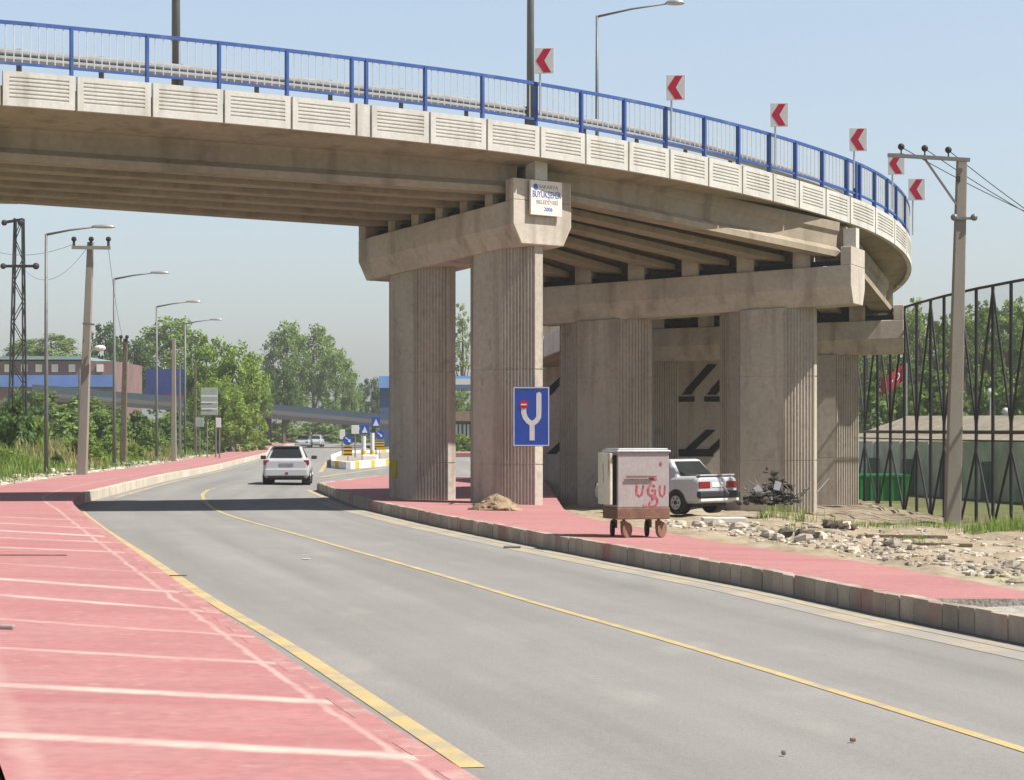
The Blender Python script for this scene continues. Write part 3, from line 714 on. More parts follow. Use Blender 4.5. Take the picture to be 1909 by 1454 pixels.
# plaque on the end of the first pier cap
def text_mesh(txt, size, ext=.004):
    cu = bpy.data.curves.new('t', 'FONT'); cu.body = txt; cu.size = size; cu.extrude = ext; cu.align_x = 'CENTER'; cu.align_y = 'CENTER'
    o = bpy.data.objects.new('t', cu); COL.objects.link(o)
    dg = bpy.context.evaluated_depsgraph_get(); me = bpy.data.meshes.new_from_object(o.evaluated_get(dg))
    b = MB(); b.v = [tuple(v.co) for v in me.vertices]; b.f = [tuple(p.vertices) for p in me.polygons]
    bpy.data.objects.remove(o); bpy.data.curves.remove(cu); bpy.data.meshes.remove(me)
    return b
def lettering(root, txt, size, cx, cz, y, m, wide=None, bold=0):
    b = text_mesh(txt, size); xs_ = [v[0] for v in b.v]; w = max(xs_) - min(xs_)
    k = (wide / w) if wide else 1
    b.v = [(v[0] * k + cx, y - v[2], v[1] + cz) for v in b.v]
    return b.build('lettering', m, root, local=True)
tv = Vector((.75, .66)); face_rz = math.atan2(tv.y, tv.x)
pc = Vector(P1(-.10, .02, 7.58)); q = P(1019, 371, pc.y); 
plq = thing('plaque', (q.x - .02, pc.y - .02, q.z), 'pale municipal plaque with blue lettering on the sunlit end of the pier cap', 'plaque', None, face_rz)
board(plq, 1.02, .84, .06, M['plaque'])
lettering(plq, 'SAKARYA', .13, .06, .27, -.034, M['plaquegrey'], .62)
lettering(plq, 'BÜYÜKŞEHİR', .22, 0, .08, -.034, M['plaqueblue'], .92)
lettering(plq, 'BELEDİYESİ', .13, .02, -.10, -.034, M['plaquegrey'], .70)
lettering(plq, '2006', .13, .05, -.27, -.034, M['plaqueblue'], .28)
b = MB(); b.disc((-.36, -.032, .26), (0, 1, 0), .075, .006, 16); b.build('emblem', M['plaqueblue'], plq, local=True)
b = MB()
for x in (-.35, .35): b.box((x, .07, 0), (.05, .10, .7))
b.build('bracket', M['galv'], plq, local=True)

# blue lane sign in front of the first column
c = P(990.5, 776.5, 51.2); k = 51.2 / F
ys = thing('lane_sign', c, 'blue rectangular sign with white forked road and red no-entry disc on the column', 'road sign', None, R_(-4))
board(ys, 68 * k, 109 * k, .03, M['signblue'])
W2, H2 = 34 * k, 54.5 * k
b = MB(); e = .022
for (x0, x1, z0, z1) in ((-W2 + .01, W2 - .01, H2 - .01 - e, H2 - .01), (-W2 + .01, W2 - .01, -H2 + .01, -H2 + .01 + e), (-W2 + .01, -W2 + .01 + e, -H2 + .01 + e, H2 - .01 - e), (W2 - .01 - e, W2 - .01, -H2 + .01 + e, H2 - .01 - e)):
    b.box(((x0 + x1) / 2, -.017, (z0 + z1) / 2), (x1 - x0, .006, z1 - z0))
b.build('border', M['signwhite'], ys, local=True)
def ribbon(mb, pts, w, y, t=.003, cyc=False):
    pts = [Vector((p[0], p[1])) for p in pts]; L_, R2 = [], []
    for i, p in enumerate(pts):
        d = (pts[min(i + 1, len(pts) - 1)] - pts[max(i - 1, 0)]).normalized(); s_ = Vector((-d.y, d.x)) * w / 2
        L_.append(p + s_); R2.append(p - s_)
    for i in range(len(pts) - 1):
        r = [L_[i], R2[i], R2[i + 1], L_[i + 1]]
        mb.prism([(q.x, y - t, q.y) for q in r], [(q.x, y, q.y) for q in r])
U = 68 * k / 575.0                                          # sign drawn on a 575 x 930 grid
def sg(x, z): return ((x - 522) * U, -(z - 737) * U)
b = MB()
ribbon(b, [sg(535, 1105), sg(535, 840)], 80 * U, -.016)
ribbon(b, [sg(535, 845), sg(470, 800), sg(425, 740), sg(405, 670), sg(402, 590)], 80 * U, -.0165)
ribbon(b, [sg(535, 845), sg(600, 800), sg(638, 740), sg(642, 670), sg(642, 385)], 80 * U, -.017)
b.disc((sg(642, 385)[0], -.019, sg(642, 385)[1]), (0, 1, 0), 40 * U, .004, 16)
b.build('forked_arrow', M['signwhite'], ys, local=True)
b = MB(); x, z = sg(405, 540); b.disc((x, -.0225, z), (0, 1, 0), 66 * U, .008, 20); b.build('no_entry_disc', M['red'], ys, local=True)
b = MB(); b.box((x, -.029, z), (92 * U, .005, 24 * U)); b.build('no_entry_bar', M['signwhite'], ys, local=True)
b = MB()
for z in (.4, -.4): b.bar((-.25, .0, z), (-.25, 1.0, z), .05, .04)
b.build('bracket', M['galv'], ys, local=True)
# yellow paint patch on the rear column is a pasted notice
q_ = Vector(P1(5.06, -.615, 0)); c = Vector((q_.x, q_.y, CAMZ - 73 * q_.y / F))
o = MB().box((0, 0, 0), (.2, .02, .45)).build('notice', mat('yellow notice', (.42, .36, .02), .7, .15, 6)); o.location = c
o.rotation_euler = (0, 0, R_(-48.7)); tag(o, 'yellow notice pasted low on the left edge of the rear column', 'notice')

# ------------------------------------------------------------------ cars
def lerp(a, b, t): return a + (b - a) * t
def wheel(root, x, y, r, w, side):
    b = MB(); b.tube([(x, y - w / 2, r), (x, y - w / 2 + .03, r), (x, y + w / 2 - .03, r), (x, y + w / 2, r)], [r * .92, r, r, r * .92], 24)
    o = b.build('wheel', M['tyre'], root, local=True, smooth=False)
    b = MB(); yy = y + side * w / 2
    b.tube([(x, yy - side * .01, r), (x, yy + side * .012, r)], [r * .66, r * .62], 20)
    for k in range(8):
        a = 2 * math.pi * k / 8
    o2 = b.build('rim', M['rim'], o, local=True)
    b = MB(); b.disc((x, yy + side * .016, r), (0, 1, 0), r * .2, .02, 12)
    for k in range(6):
        a = 2 * math.pi * k / 6
        b.disc((x + math.cos(a) * r * .42, yy + side * .012, r + math.sin(a) * r * .42), (0, 1, 0), r * .09, .006, 8)
    b.build('hub', M['plast'], o, local=True)
def car(name, loc, rz, label, sp, paint, group=None):
    """sp: stations of the lower body (x, half width, bottom, top) and the cabin's base and roof corners; x points forward"""
    o = thing(name, loc, label, 'car', group, rz)
    rg = []
    for x, hw, zb, zt in sp['body']:
        half = [(hw * .86, zb), (hw * .97, zb + .07), (hw, zb + (zt - zb) * .45), (hw * .985, zb + (zt - zb) * .8), (hw * .945, zt - .045), (hw * .80, zt)]
        rg.append([Vector((x, -y, z)) for y, z in half[::-1]] + [Vector((x, y, z)) for y, z in half])
    b = MB(); b.loft([r[::-1] for r in rg]); bd = b.build('body', paint, o, local=True, smooth=False, bevel=.045)
    xbf, xbr, wb, zb, xrf, xrr, wr, zr = sp['cabin']
    base = [Vector((xbf, wb * .94, zb)), Vector((xbf, -wb * .94, zb)), Vector((xbr, -wb, zb)), Vector((xbr, wb, zb))]
    roof = [Vector((xrf, wr * .95, zr - .03)), Vector((xrf, -wr * .95, zr - .03)), Vector((xrr, -wr, zr)), Vector((xrr, wr, zr))]
    b = MB(); b.prism([q - Vector((0, 0, .08)) for q in base[::-1]], roof[::-1]); b.build('cabin', paint, o, local=True, bevel=.075)
    def pane(nm, bl, br, tr, tl, u0, u1, v0, v1, m=M['glass'], off=.012, par=o, u0t=None, u1t=None):
        n = (br - bl).cross(tl - bl).normalized()
        if u0t is None: u0t = u0
        if u1t is None: u1t = u1
        def q(u, v): return (bl * (1 - u) + br * u) * (1 - v) + (tl * (1 - u) + tr * u) * v + n * off
        r = [q(u0, v0), q(u1, v0), q(u1t, v1), q(u0t, v1)]
        b = MB(); b.prism([p - n * .02 for p in r], r); return b.build(nm, m, par, local=True)
    # rear, windscreen, sides
    pane('rear_window', base[3] * 1, base[2] * 1, roof[2], roof[3], .92, .08, .10, .90) if False else pane('rear_window', base[3], base[2], roof[2], roof[3], .10, .90, .16, .86)
    pane('windscreen', base[1], base[0], roof[0], roof[1], .06, .94, .08, .92)
    for sd, (A, B, C, D) in ((1, (base[0], base[3], roof[3], roof[0])), (-1, (base[2], base[1], roof[1], roof[2]))):
        for (a0, a1) in sp['side']:
            if sd < 0: a0, a1 = 1 - a1, 1 - a0
            pane('side_window', A, B, C, D, a0, a1, .14, .88)
    for x in (sp['wx'][0], sp['wx'][1]):
        for sd in (1, -1):
            hw = sp['hw']
            b = MB(); r = sp['r']; b.tube([(x, sd * (hw - .3), r + .02), (x, sd * (hw + .004), r + .02)], r + .04, 24); b.build('wheel_arch', M['plast'], o, local=True)
            wheel(o, x, sd * (hw - .085), r, .19, sd)
    xr = sp['body'][0][0]; hw = sp['hw']
    for nm, m, c, s_ in sp['bits']:
        b = MB(); b.box(c, s_); b.build(nm, m, o, local=True, bevel=min(s_) * .25)
    b = MB(); b.box((0, 0, .24), (abs(xr) * 1.7, hw * 1.6, .12)); b.build('underside', M['plast'], o, local=True)
    return o
hatch = dict(
    body=[(-1.90, .70, .34, .84), (-1.86, .79, .28, .92), (-1.70, .82, .24, .95), (-.9, .83, .22, .93), (.6, .83, .22, .93), (1.0, .82, .22, .91), (1.55, .80, .24, .80), (1.85, .74, .28, .70), (1.93, .64, .34, .60)],
    cabin=(1.05, -1.78, .745, .90, .22, -1.28, .52, 1.385), side=((.16, .46), (.49, .80)), wx=(1.25, -1.20), r=.275, hw=.83,
    bits=[('taillight', M['taillight'], (-1.845, .70, .80), (.10, .21, .17)), ('taillight', M['taillight'], (-1.845, -.70, .80), (.10, .21, .17)),
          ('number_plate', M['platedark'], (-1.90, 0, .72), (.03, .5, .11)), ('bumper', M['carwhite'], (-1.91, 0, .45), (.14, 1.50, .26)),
          ('lower_grille', M['plast'], (-1.90, 0, .29), (.12, 1.3, .10)), ('badge', M['taillight'], (-1.985, -.02, .42), (.02, .10, .07)),
          ('mirror', M['plast'], (.72, .92, .95), (.10, .20, .13)), ('mirror', M['plast'], (.72, -.92, .95), (.10, .20, .13)),
          ('spoiler', M['carwhite'], (-1.37, 0, 1.38), (.18, .96, .035)), ('headlight', M['glass'], (1.80, .58, .66), (.16, .26, .12)), ('headlight', M['glass'], (1.80, -.58, .66), (.16, .26, .12))])
p = G(537, 901)
car('hatchback_car', p, R_(90 + 4), 'silver white hatchback driving away in the left lane beyond the shadow', hatch, M['carwhite'])
sedan = dict(
    body=[(-2.02, .74, .36, .84), (-2.0, .79, .30, .93), (-1.85, .81, .27, .965), (-1.15, .82, .25, .95), (-.2, .82, .24, .90), (.75, .82, .24, .89), (1.3, .81, .26, .84), (1.9, .78, .30, .76), (2.0, .72, .36, .70)],
    cabin=(.85, -1.32, .77, .90, .18, -.80, .60, 1.385), side=((.17, .45), (.48, .80)), wx=(1.22, -1.22), r=.285, hw=.82,
    bits=[('taillight', M['taillight'], (-2.01, .54, .74), (.05, .44, .17)), ('taillight', M['taillight'], (-2.01, -.54, .74), (.05, .44, .17)),
          ('number_plate', M['plate'], (-2.015, 0, .74), (.04, .52, .13)), ('bumper', M['plast'], (-2.05, 0, .50), (.16, 1.64, .17)),
          ('bumper_strip', M['plate'], (-2.05, 0, .36), (.10, 1.54, .08)), ('side_moulding', M['plast'], (0, .825, .50), (2.0, .02, .07)), ('side_moulding', M['plast'], (0, -.825, .50), (2.0, .02, .07)),
          ('door_handle', M['plast'], (-.55, .825, .78), (.16, .03, .05)), ('spoiler', M['carwhite2'], (-1.93, 0, .985), (.14, 1.4, .035)),
          ('headlight', M['glass'], (1.97, .55, .64), (.06, .36, .15)), ('headlight', M['glass'], (1.97, -.55, .64), (.06, .36, .15))])
d = 54.5; c = P(1352, 957, d)
hd = math.atan2(.70, -.72)
fw = Vector((-.72, .70, 0)); rc = Vector((c.x, c.y, c.z + .0)) + fw * 2.02
zp = CAMZ - 155 * rc.y / F + .10
car('saloon_car', (rc.x, rc.y, CAMZ - 157 * d / F), hd, 'greyed white boxy saloon parked in the shade behind the rubbish bin', sedan, M['carwhite2'])
bpy.data.objects['saloon_car'].scale = (.89, 1, 1)
CARZ = CAMZ - 157 * d / F
for px, d, lab, sp, rz in ((566, 236, 'white car far down the road, left of the distant pair', sedan, -90), (589, 250, 'smaller white car far down the road, right of the distant pair', hatch, -90)):
    pt_ = P(px, 833.5, d)
    car('distant_car', (pt_.x, pt_.y, .0), R_(rz), lab, sp, M['carwhite'], 'two white cars far down the road')

# ------------------------------------------------------------------ rubbish bin
p = G(1186, 1000, KH)
bn = thing('rubbish_bin', p, 'scuffed metal wheeled rubbish bin with red graffiti on the right pavement', 'rubbish bin', None, R_(17))
kb = p.y / F
bw, bdp, z0, z1 = 97 * kb / .96, .72, 56 * kb, 158 * kb
b = MB()
lo = [(-bw / 2, -bdp / 2, z0), (bw / 2, -bdp / 2, z0), (bw / 2, bdp / 2, z0), (-bw / 2, bdp / 2, z0)]
hi = [(-bw / 2 + .0, -bdp / 2, z1), (bw / 2, -bdp / 2, z1), (bw / 2, bdp / 2 + .02, z1), (-bw / 2, bdp / 2 + .02, z1)]
b.prism(lo, hi); b.build('body', M['binfront'], bn, local=True, bevel=.015)
b = MB(); b.box((0, 0, z0 - .10), (bw + .03, bdp + .03, .20)); b.build('skirt', M['rust'], bn, local=True, bevel=.015)
b = MB(); b.box((-bw / 2 - .10, .0, (z0 + z1) / 2 + .02), (.05, bdp * .86, z1 - z0 - .06)); b.build('side_panel', M['bincream'], bn, local=True, bevel=.012)
b = MB(); b.box((-bw / 2 - .038, .0, (z0 + z1) / 2), (.07, bdp * .84, (z1 - z0) * .9)); b.build('side_gap_shade', M['dark'], bn, local=True)  # black box paints in the shade between body and side panel
b = MB(); b.box((0, -.0, z1 + .02), (bw + .05, bdp + .07, .04)); b.box((0, 0, z1 + .05), (bw - .02, bdp - .04, .04)); b.build('lid', M['galv'], bn, local=True, bevel=.012)
b = MB(); b.box((-bw * .06, -bdp / 2 - .035, z0 + (z1 - z0) * .56), (bw * .55, .03, .03)); b.build('handle_bar', M['rust'], bn, local=True)
for x in (-bw * .34, bw * .34):
    for y in (-bdp * .34, bdp * .34):
        front = y < 0
        b = MB(); b.tube([(x, y, z0 - .2), (x, y, .27)], .03, 8); b.box((x, y, .22), (.09, .09, .14)); o = b.build('castor', M['rust'], bn, local=True)
        b = MB(); b.disc((x + (.05 if front else -.03), y, .135), (.55, -.83, 0) if front else (.95, -.2, 0), .135, .055, 18); b.build('wheel', M['rust' if front else 'tyre'], o, local=True)
yf = -bdp / 2 - .001; ug = bw / 425.0
def gg(x, y): return ((x - 545) * ug, z0 + (700 - y) * (z1 - z0) / 490)
for k_, (pp_, w_) in enumerate((([(492, 495), (486, 540), (490, 580), (508, 600), (530, 585), (540, 545), (545, 500)], .040), ([(640, 512), (615, 500), (592, 515), (582, 545), (588, 580), (612, 595), (640, 585), (642, 548), (612, 548)], .040), ([(682, 505), (680, 560), (688, 592), (705, 602), (720, 580), (724, 500)], .028),
        ([(640, 600), (660, 625), (660, 660), (640, 688), (610, 692), (592, 668), (610, 636), (630, 622), (612, 603)], .036), ([(548, 668), (558, 690), (575, 695)], .045), ([(595, 437), (655, 437)], .075), ([(690, 295), (690, 325)], .04))):
    b = MB(); ribbon(b, [gg(*q) for q in pp_], w_, yf - .001 * k_); b.build('graffiti', M['graffiti'], bn, local=True)

# ------------------------------------------------------------------ rubble, dirt pile, rubbish heap
def rockmesh(mb, c, r, rnd, sq=(1, 1, .7)):
    n0 = len(mb.f); c = Vector(c); vs = []
    n, m = 6, 5; rg = []
    a0 = rnd.random() * 6
    for i in range(1, m):
        t = math.pi * i / m
        rg.append([c + Vector((math.sin(t) * math.cos(a0 + 2 * math.pi * k / n) * sq[0], math.sin(t) * math.sin(a0 + 2 * math.pi * k / n) * sq[1], -math.cos(t) * sq[2])) * r * rnd.uniform(.7, 1.2) for k in range(n)])
    mb.loft(rg); return len(mb.f) - n0
rnd = random.Random(3)
b = MB(); at = []
def put(px, py, r, sq=None):
    q = G(px, py, .2); q.z = dz(q.x, q.y) + r * .2
    n = rockmesh(b, q, r, rnd, sq or (rnd.uniform(.8, 1.5), rnd.uniform(.6, 1.2), rnd.uniform(.4, .8)))
    at.extend([min(1, max(0, rnd.gauss(.55, .28)))] * n)
for k in range(1100):
    px = rnd.uniform(1235, 1909); top = float(np.interp(px, [1235, 1400, 1600, 1909], [962, 968, 976, 985])); bot = float(np.interp(px, [1235, 1304, 1476, 1590, 1742, 1909], [972, 990, 1018, 1036, 1060, 1084]))
    put(px, rnd.uniform(top, bot) if rnd.random() < .6 else bot - abs(rnd.gauss(0, 14)), rnd.choice((.02, .025, .03, .04, .05, .07)))
tag(b.build('rubble', M['rock'], attr=at), kind='stuff')
rk0 = None
spots = [(1270, 968, .16), (1300, 978, .13), (1335, 985, .15), (1375, 988, .17), (1395, 975, .12), (1430, 1000, .14), (1450, 1010, .12), (1500, 1012, .16), (1525, 1005, .18), (1560, 1018, .14), (1575, 985, .17), (1590, 1028, .12), (1640, 1010, .14), (1662, 1018, .15), (1700, 1030, .10), (1255, 978, .10), (1760, 1046, .12), (1850, 1065, .13), (1885, 1050, .14), (1895, 1078, .12), (1420, 985, .1), (1610, 1000, .13)]
for i, (px, py, r) in enumerate(spots):
    q = G(px, py, .2); q.z = dz(q.x, q.y) + r * .25
    if rk0 is None or i % 6 == 0:
        mb = MB(); n = rockmesh(mb, (0, 0, 0), 1, rnd, (1.3, .9, .65)); rk0 = mb.build('rubble_lump', M['rock'], attr=[rnd.uniform(.25, .8)] * n); o = rk0
    else:
        o = rk0.copy(); COL.objects.link(o)
    o.location = q; o.scale = (r, r, r); o.rotation_euler = (0, 0, rnd.uniform(0, 6))
    tag(o, 'lump of broken stone in the rubble along the right pavement', 'stone', 'stone lumps in the rubble')
for px, py, L_, rz, lab in ((1690, 1000, 1.5, .1, 'long weathered timber lying on the pale dirt, the farther of two'), (1740, 1014, 1.3, -.05, 'long weathered timber lying on the pale dirt, the nearer of two')):
    q = G(px, py, .2); o = MB().box((0, 0, 0), (L_, .1, .06)).build('timber', M['trunk'], bevel=.01); o.location = (q.x, q.y, dz(q.x, q.y) + .05); o.rotation_euler = (0, .02, rz); tag(o, lab, 'timber', 'timbers on the dirt')
q = G(1350, 968, .1); o = MB().box((0, 0, 0), (1.0, .5, .12)).build('concrete_slab', M['panel'], bevel=.02); o.location = (q.x, q.y, dz(q.x, q.y) + .08); tag(o, 'bright flat concrete slab lying in front of the parked saloon', 'slab')
for px, py, lab in ((1505, 1005, 'charred dark mound in the middle of the rubble'), (1560, 985, 'small dark mound behind the rubble near the outer column')):
    q = G(px, py, .2); mb = MB(); n = 0
    for k in range(14): n += rockmesh(mb, (rnd.gauss(0, .16), rnd.gauss(0, .10), rnd.uniform(0, .10)), rnd.uniform(.09, .17), rnd)
    o = mb.build('ash_mound', mat('charred earth', (.09, .075, .06), .95, .3, 6)); o.location = (q.x, q.y, dz(q.x, q.y)); tag(o, lab, 'mound')
# pile against the first column
q = G(925, 950, KH); mb = MB(); at = []
rg = []
for i in range(7):
    t = i / 6; rr = .56 * (1 - t) ** .8 + .04
    rg.append([Vector((rr * math.cos(a) * rnd.uniform(.85, 1.15) * 1.0, rr * math.sin(a) * .6 * rnd.uniform(.85, 1.15), .36 * t + rnd.uniform(-.02, .02))) for a in [2 * math.pi * k / 14 for k in range(14)]])
mb.loft(rg); n = len(mb.f); at = [.5] * n
for k in range(50):
    a = rnd.uniform(0, 6.28); r = rnd.uniform(0, .6); n = rockmesh(mb, (r * math.cos(a), r * .6 * math.sin(a), .34 * (1 - r / .62)), rnd.uniform(.03, .08), rnd); at += [rnd.uniform(.2, .9)] * n
o = mb.build('dirt_pile', tinted(mat('tan soil', (.27, .20, .13), .95, .25, 3, .5, 12, fine=.25), .5), attr=at); o.location = q; tag(o, 'small heap of tan dirt and stones against the foot of the front column', 'dirt pile')
# scrap heap behind the saloon
hp_ = P(1438, 945, 53.6); mb = MB(); at = []
hs = thing('scrap_heap', hp_, 'dark tangle of scrap and rods heaped between the saloon and the column', 'scrap heap')
for k in range(110):
    x = rnd.gauss(0, .36); z = abs(rnd.gauss(0, .34)) * max(.15, 1 - abs(x) / .85); n = rockmesh(mb, (x, rnd.gauss(0, .2), z + .1), rnd.uniform(.05, .15), rnd, (rnd.uniform(.4, 1.6), .8, rnd.uniform(.2, .9))); at += [rnd.random()] * n
mb.build('scrap', tinted(mat('scrap', (.065, .06, .055), .8, .4, 4), .7), hs, local=True, attr=at)
mb = MB()
for k in range(46):
    x = rnd.gauss(0, .34); a = Vector((x, rnd.gauss(0, .15), rnd.uniform(.05, .4))); mb.tube([a, a + Vector((rnd.gauss(0, .22), rnd.gauss(0, .15), rnd.uniform(.0, .45)))], .014, 6)
mb.build('bent_rods', M['pole'], hs, local=True)
mb = MB()
for x, z in ((-.35, .45), (.12, .55), (-.1, .3)): mb.box((x, -.25, z), (.16, .05, .22), Matrix.Rotation(x * 2, 3, 'Y'))
mb.build('pale_sheet', M['carwhite2'], hs, local=True)

def blades(mb, at, x, y, z, n, h, spread, rnd, w=.012):
    for k in range(n):
        bx, by = x + rnd.gauss(0, spread), y + rnd.gauss(0, spread); a = rnd.uniform(0, 6.28); hh_ = h * rnd.uniform(.5, 1.25); ln = rnd.uniform(.1, .5) * hh_
        dx, dy = math.cos(a), math.sin(a); ww = w * (1 + rnd.random())
        px_, py_ = -dy * ww, dx * ww
        mb.add([(bx - px_, by - py_, z - .03), (bx + px_, by + py_, z - .03), (bx + dx * ln * .4 + px_ * .6, by + dy * ln * .4 + py_ * .6, z + hh_ * .6), (bx + dx * ln * .4 - px_ * .6, by + dy * ln * .4 - py_ * .6, z + hh_ * .6), (bx + dx * ln, by + dy * ln, z + hh_)], [(0, 1, 2, 3), (3, 2, 4)])
        t = rnd.random(); at += [t, t]
mb = MB(); at = []
for (px, py, n, h, sp) in ((1470, 945, 60, .5, .25), (1435, 952, 50, .3, .3), (1500, 955, 40, .35, .3), (1550, 960, 40, .2, .4), (1830, 985, 160, .3, .5), (1870, 975, 160, .35, .5), (1905, 985, 120, .35, .4), (1700, 965, 80, .2, .6), (1760, 968, 90, .22, .6), (1472, 1000, 40, .14, .12), (1700, 1024, 50, .12, .12), (1640, 962, 60, .2, .5), (1600, 970, 50, .2, .5)):
    for k in range(26):
        q = G(px + rnd.gauss(0, 18), py + rnd.gauss(0, 3), .05); blades(mb, at, q.x, q.y, dz(q.x, q.y), n // 9, h * rnd.uniform(.35, 1.0), sp * .3, rnd, .006)
tag(mb.build('weeds', M['blade'], attr=at), kind='stuff')

# ------------------------------------------------------------------ fence, power pole, pitch
FP = [(1592, 80), (1612, 76.5), (1636, 73), (1660, 70), (1686, 68), (1709, 66), (1735, 64), (1760, 62.3), (1790, 60.6), (1820, 59), (1851, 57.7), (1885, 56.3), (1921, 55), (1958, 53.8), (2000, 52.5), (2045, 51.3), (2092, 50.2)]
fb = P(1709, 0, 66)
fe = thing('sports_fence', (fb.x, fb.y, -.75), 'tall black steel fence with crossed braces around the sports pitch at right', 'fence')
FT = 5.85
def fp(i, z): px, d = FP[i]; return Vector(((px - CX) * d / F, d, z))
for i in range(len(FP)):
    b = MB(); b.tube([fp(i, -.8), fp(i, FT)], .048, 8); b.build('post', M['blacksteel'], fe)
for z, r in ((FT, .04), (1.93, .05), (1.70, .022)):
    b = MB(); b.tube([fp(i, z) for i in range(len(FP))], r, 6); b.build('rail', M['blacksteel'], fe)
for i in range(1, len(FP), 2):
    for j in (i - 1, i + 1):
        if j < len(FP):
            b = MB(); b.tube([fp(i, 2.1), fp(j, FT - .1)], .036, 6); b.build('brace', M['blacksteel'], fe)
            b = MB(); b.tube([fp(i, 1.5), fp(j, -.7)], .036, 6); b.build('brace', M['blacksteel'], fe)
nm = bpy.data.materials.new('fence netting'); nm.use_nodes = True; nt = nm.node_tree; N, L = nt.nodes, nt.links
bs = N['Principled BSDF']; bs.inputs['Base Color'].default_value = (.05, .08, .07, 1); bs.inputs['Roughness'].default_value = .8
tr = N.new('ShaderNodeBsdfTransparent'); mx = N.new('ShaderNodeMixShader'); mx.inputs[0].default_value = .16
L.new(tr.outputs[0], mx.inputs[1]); L.new(bs.outputs[0], mx.inputs[2]); L.new(mx.outputs[0], [n for n in N if n.type == 'OUTPUT_MATERIAL'][0].inputs['Surface'])
b = MB()
for i in range(len(FP) - 1): b.quad(fp(i, -.4) + Vector((.06, .0, 0)), fp(i + 1, -.4) + Vector((.06, 0, 0)), fp(i + 1, FT) + Vector((.06, 0, 0)), fp(i, FT) + Vector((.06, 0, 0)))
b.build('netting', nm, fe)

d = 53.2; c = P(1775, 962, d); top = P(1793, 297, d)
pw = thing('power_pole', (c.x, c.y, c.z - .2), 'tapered square concrete power pole with braced crossarm at the right by the fence', 'power pole')
b = MB(); b.prism([(c.x + x, c.y + y, c.z - .2) for x, y in ((-.19, -.17), (.19, -.17), (.19, .17), (-.19, .17))], [(top.x + x, top.y + y, top.z) for x, y in ((-.12, -.10), (.12, -.10), (.12, .10), (-.12, .10))]); b.build('shaft', M['polec'], pw, bevel=.02)
l, r = P(1655, 290, d - .2), P(1808, 299, d - .2)
b = MB(); b.bar(l, r, .09, .09); b.build('crossarm', M['pole'], pw)
b = MB(); b.bar(P(1722, 294, d - .2), P(1783, 382, d - .2), .05, .05); b.build('brace', M['pole'], pw)
for px, py in ((1680, 291), (1724, 294), (1768, 297)):
    b = MB(); q = P(px, py, d - .2); b.tube([q, q + Vector((0, 0, .16))], .02, 6); b.ball(q + Vector((0, 0, .22)), .085, 8); b.build('insulator', M['plast'], pw, smooth=True)
b = MB(); b.bar(P(1775, 408, d - .15), P(1818, 408, d - .15), .06, .06)
for px in (1779, 1816): q = P(px, 406, d - .15); b.ball(q, .09, 8)
b.build('lower_bracket', M['pole'], pw)
b = MB(); q = P(1786, 335, d - .14); b.box(q, (.10, .06, .14)); b.build('clamp', M['plast'], pw)
for i, (px, py, ex, ey, lab) in enumerate(((1680, 283, 2300, 520, 'upper'), (1724, 286, 2300, 560, 'middle'), (1768, 289, 2300, 600, 'lowest'))):
    a, e = P(px, py - 8, d - .2), P(ex, ey, 62)
    pts_ = [a.lerp(e, t) + Vector((0, 0, -.9 * t * (1 - t) * 2)) for t in [k / 16 for k in range(17)]]
    o = MB().tube(pts_, .011, 5).build('overhead_wire', M['plast']); tag(o, lab + ' thin wire running right from the braced crossarm', 'wire', 'wires of the power pole')
# wall, green skip, pitch clutter behind the fence
c = P(1750, 0, 80)
D0, D1 = 92.0, 68.0
w = thing('pitch_wall', (c.x, c.y, -.45), 'long building with cream sloping roof and grey green wall behind the sports fence', 'wall')
b = MB(); a0, a1 = P(1560, 0, D0), P(2100, 0, D1)
def zz(py, d): return CAMZ + (HY - py) * d / F
for px0, px1 in ((1560, 2100),):
    b.prism([(a0.x, a0.y, zz(822, D0)), (a1.x, a1.y, zz(822, D1)), (a1.x + 4, a1.y + 1, zz(822, D1)), (a0.x + 4, a0.y + 1, zz(822, D0))], [(a0.x + 3.2, a0.y + .7, zz(774, D0)), (a1.x + 3.2, a1.y + .7, zz(772, D1)), (a1.x + 4, a1.y + 1, zz(772, D1)), (a0.x + 4, a0.y + 1, zz(774, D0))])
b.build('parapet', mat('cream cladding', (.33, .29, .225), .8, .28, 2.5), w)
b = MB(); b.prism([(a0.x, a0.y + .1, -.8), (a1.x, a1.y + .1, -.8), (a1.x, a1.y + .35, -.8), (a0.x, a0.y + .35, -.8)], [(a0.x, a0.y + .1, zz(823, D0)), (a1.x, a1.y + .1, zz(823, D1)), (a1.x, a1.y + .35, zz(823, D1)), (a0.x, a0.y + .35, zz(823, D0))])
b.build('lower_wall', mat('grey green wall', (.46, .52, .42), .8, .3, .8), w)
for k in range(9):
    t = (k + .5) / 9; q = a0.lerp(a1, t); b = MB(); b.bar((q.x, q.y - .05, -.8), (q.x, q.y - .05, zz(822, a0.y + (a1.y - a0.y) * t)), .14, .1); b.build('pilaster', mat('pale pilaster', (.55, .60, .57), .8, .1), w)
for k in range(7):
    t = (k + .3) / 7; q = a0.lerp(a1, t); b = MB(); b.box((q.x, q.y + .03, .1), (.9, .15, 1.5)); b.build('doorway', mat('dark opening', (.14, .19, .17), .7, .2), w)
c = P(1637, 943, 77.5)
sk = thing('green_skip', (c.x, c.y, c.z), 'bright green steel skip standing just behind the fence beside the last column', 'skip')
b = MB(); ww = 95 * 77.5 / F / 2; h = 60 * 77.5 / F
b.prism([(-ww, -.7, 0.08), (ww, -.7, 0.08), (ww, .7, 0.08), (-ww, .7, 0.08)], [(-ww - .06, -.8, h), (ww + .06, -.8, h), (ww + .06, .8, h), (-ww - .06, .8, h)]); GM = mat('green paint', (.015, .22, .05), .5, .2, 2)
b.build('tub', GM, sk, local=True, bevel=.02)
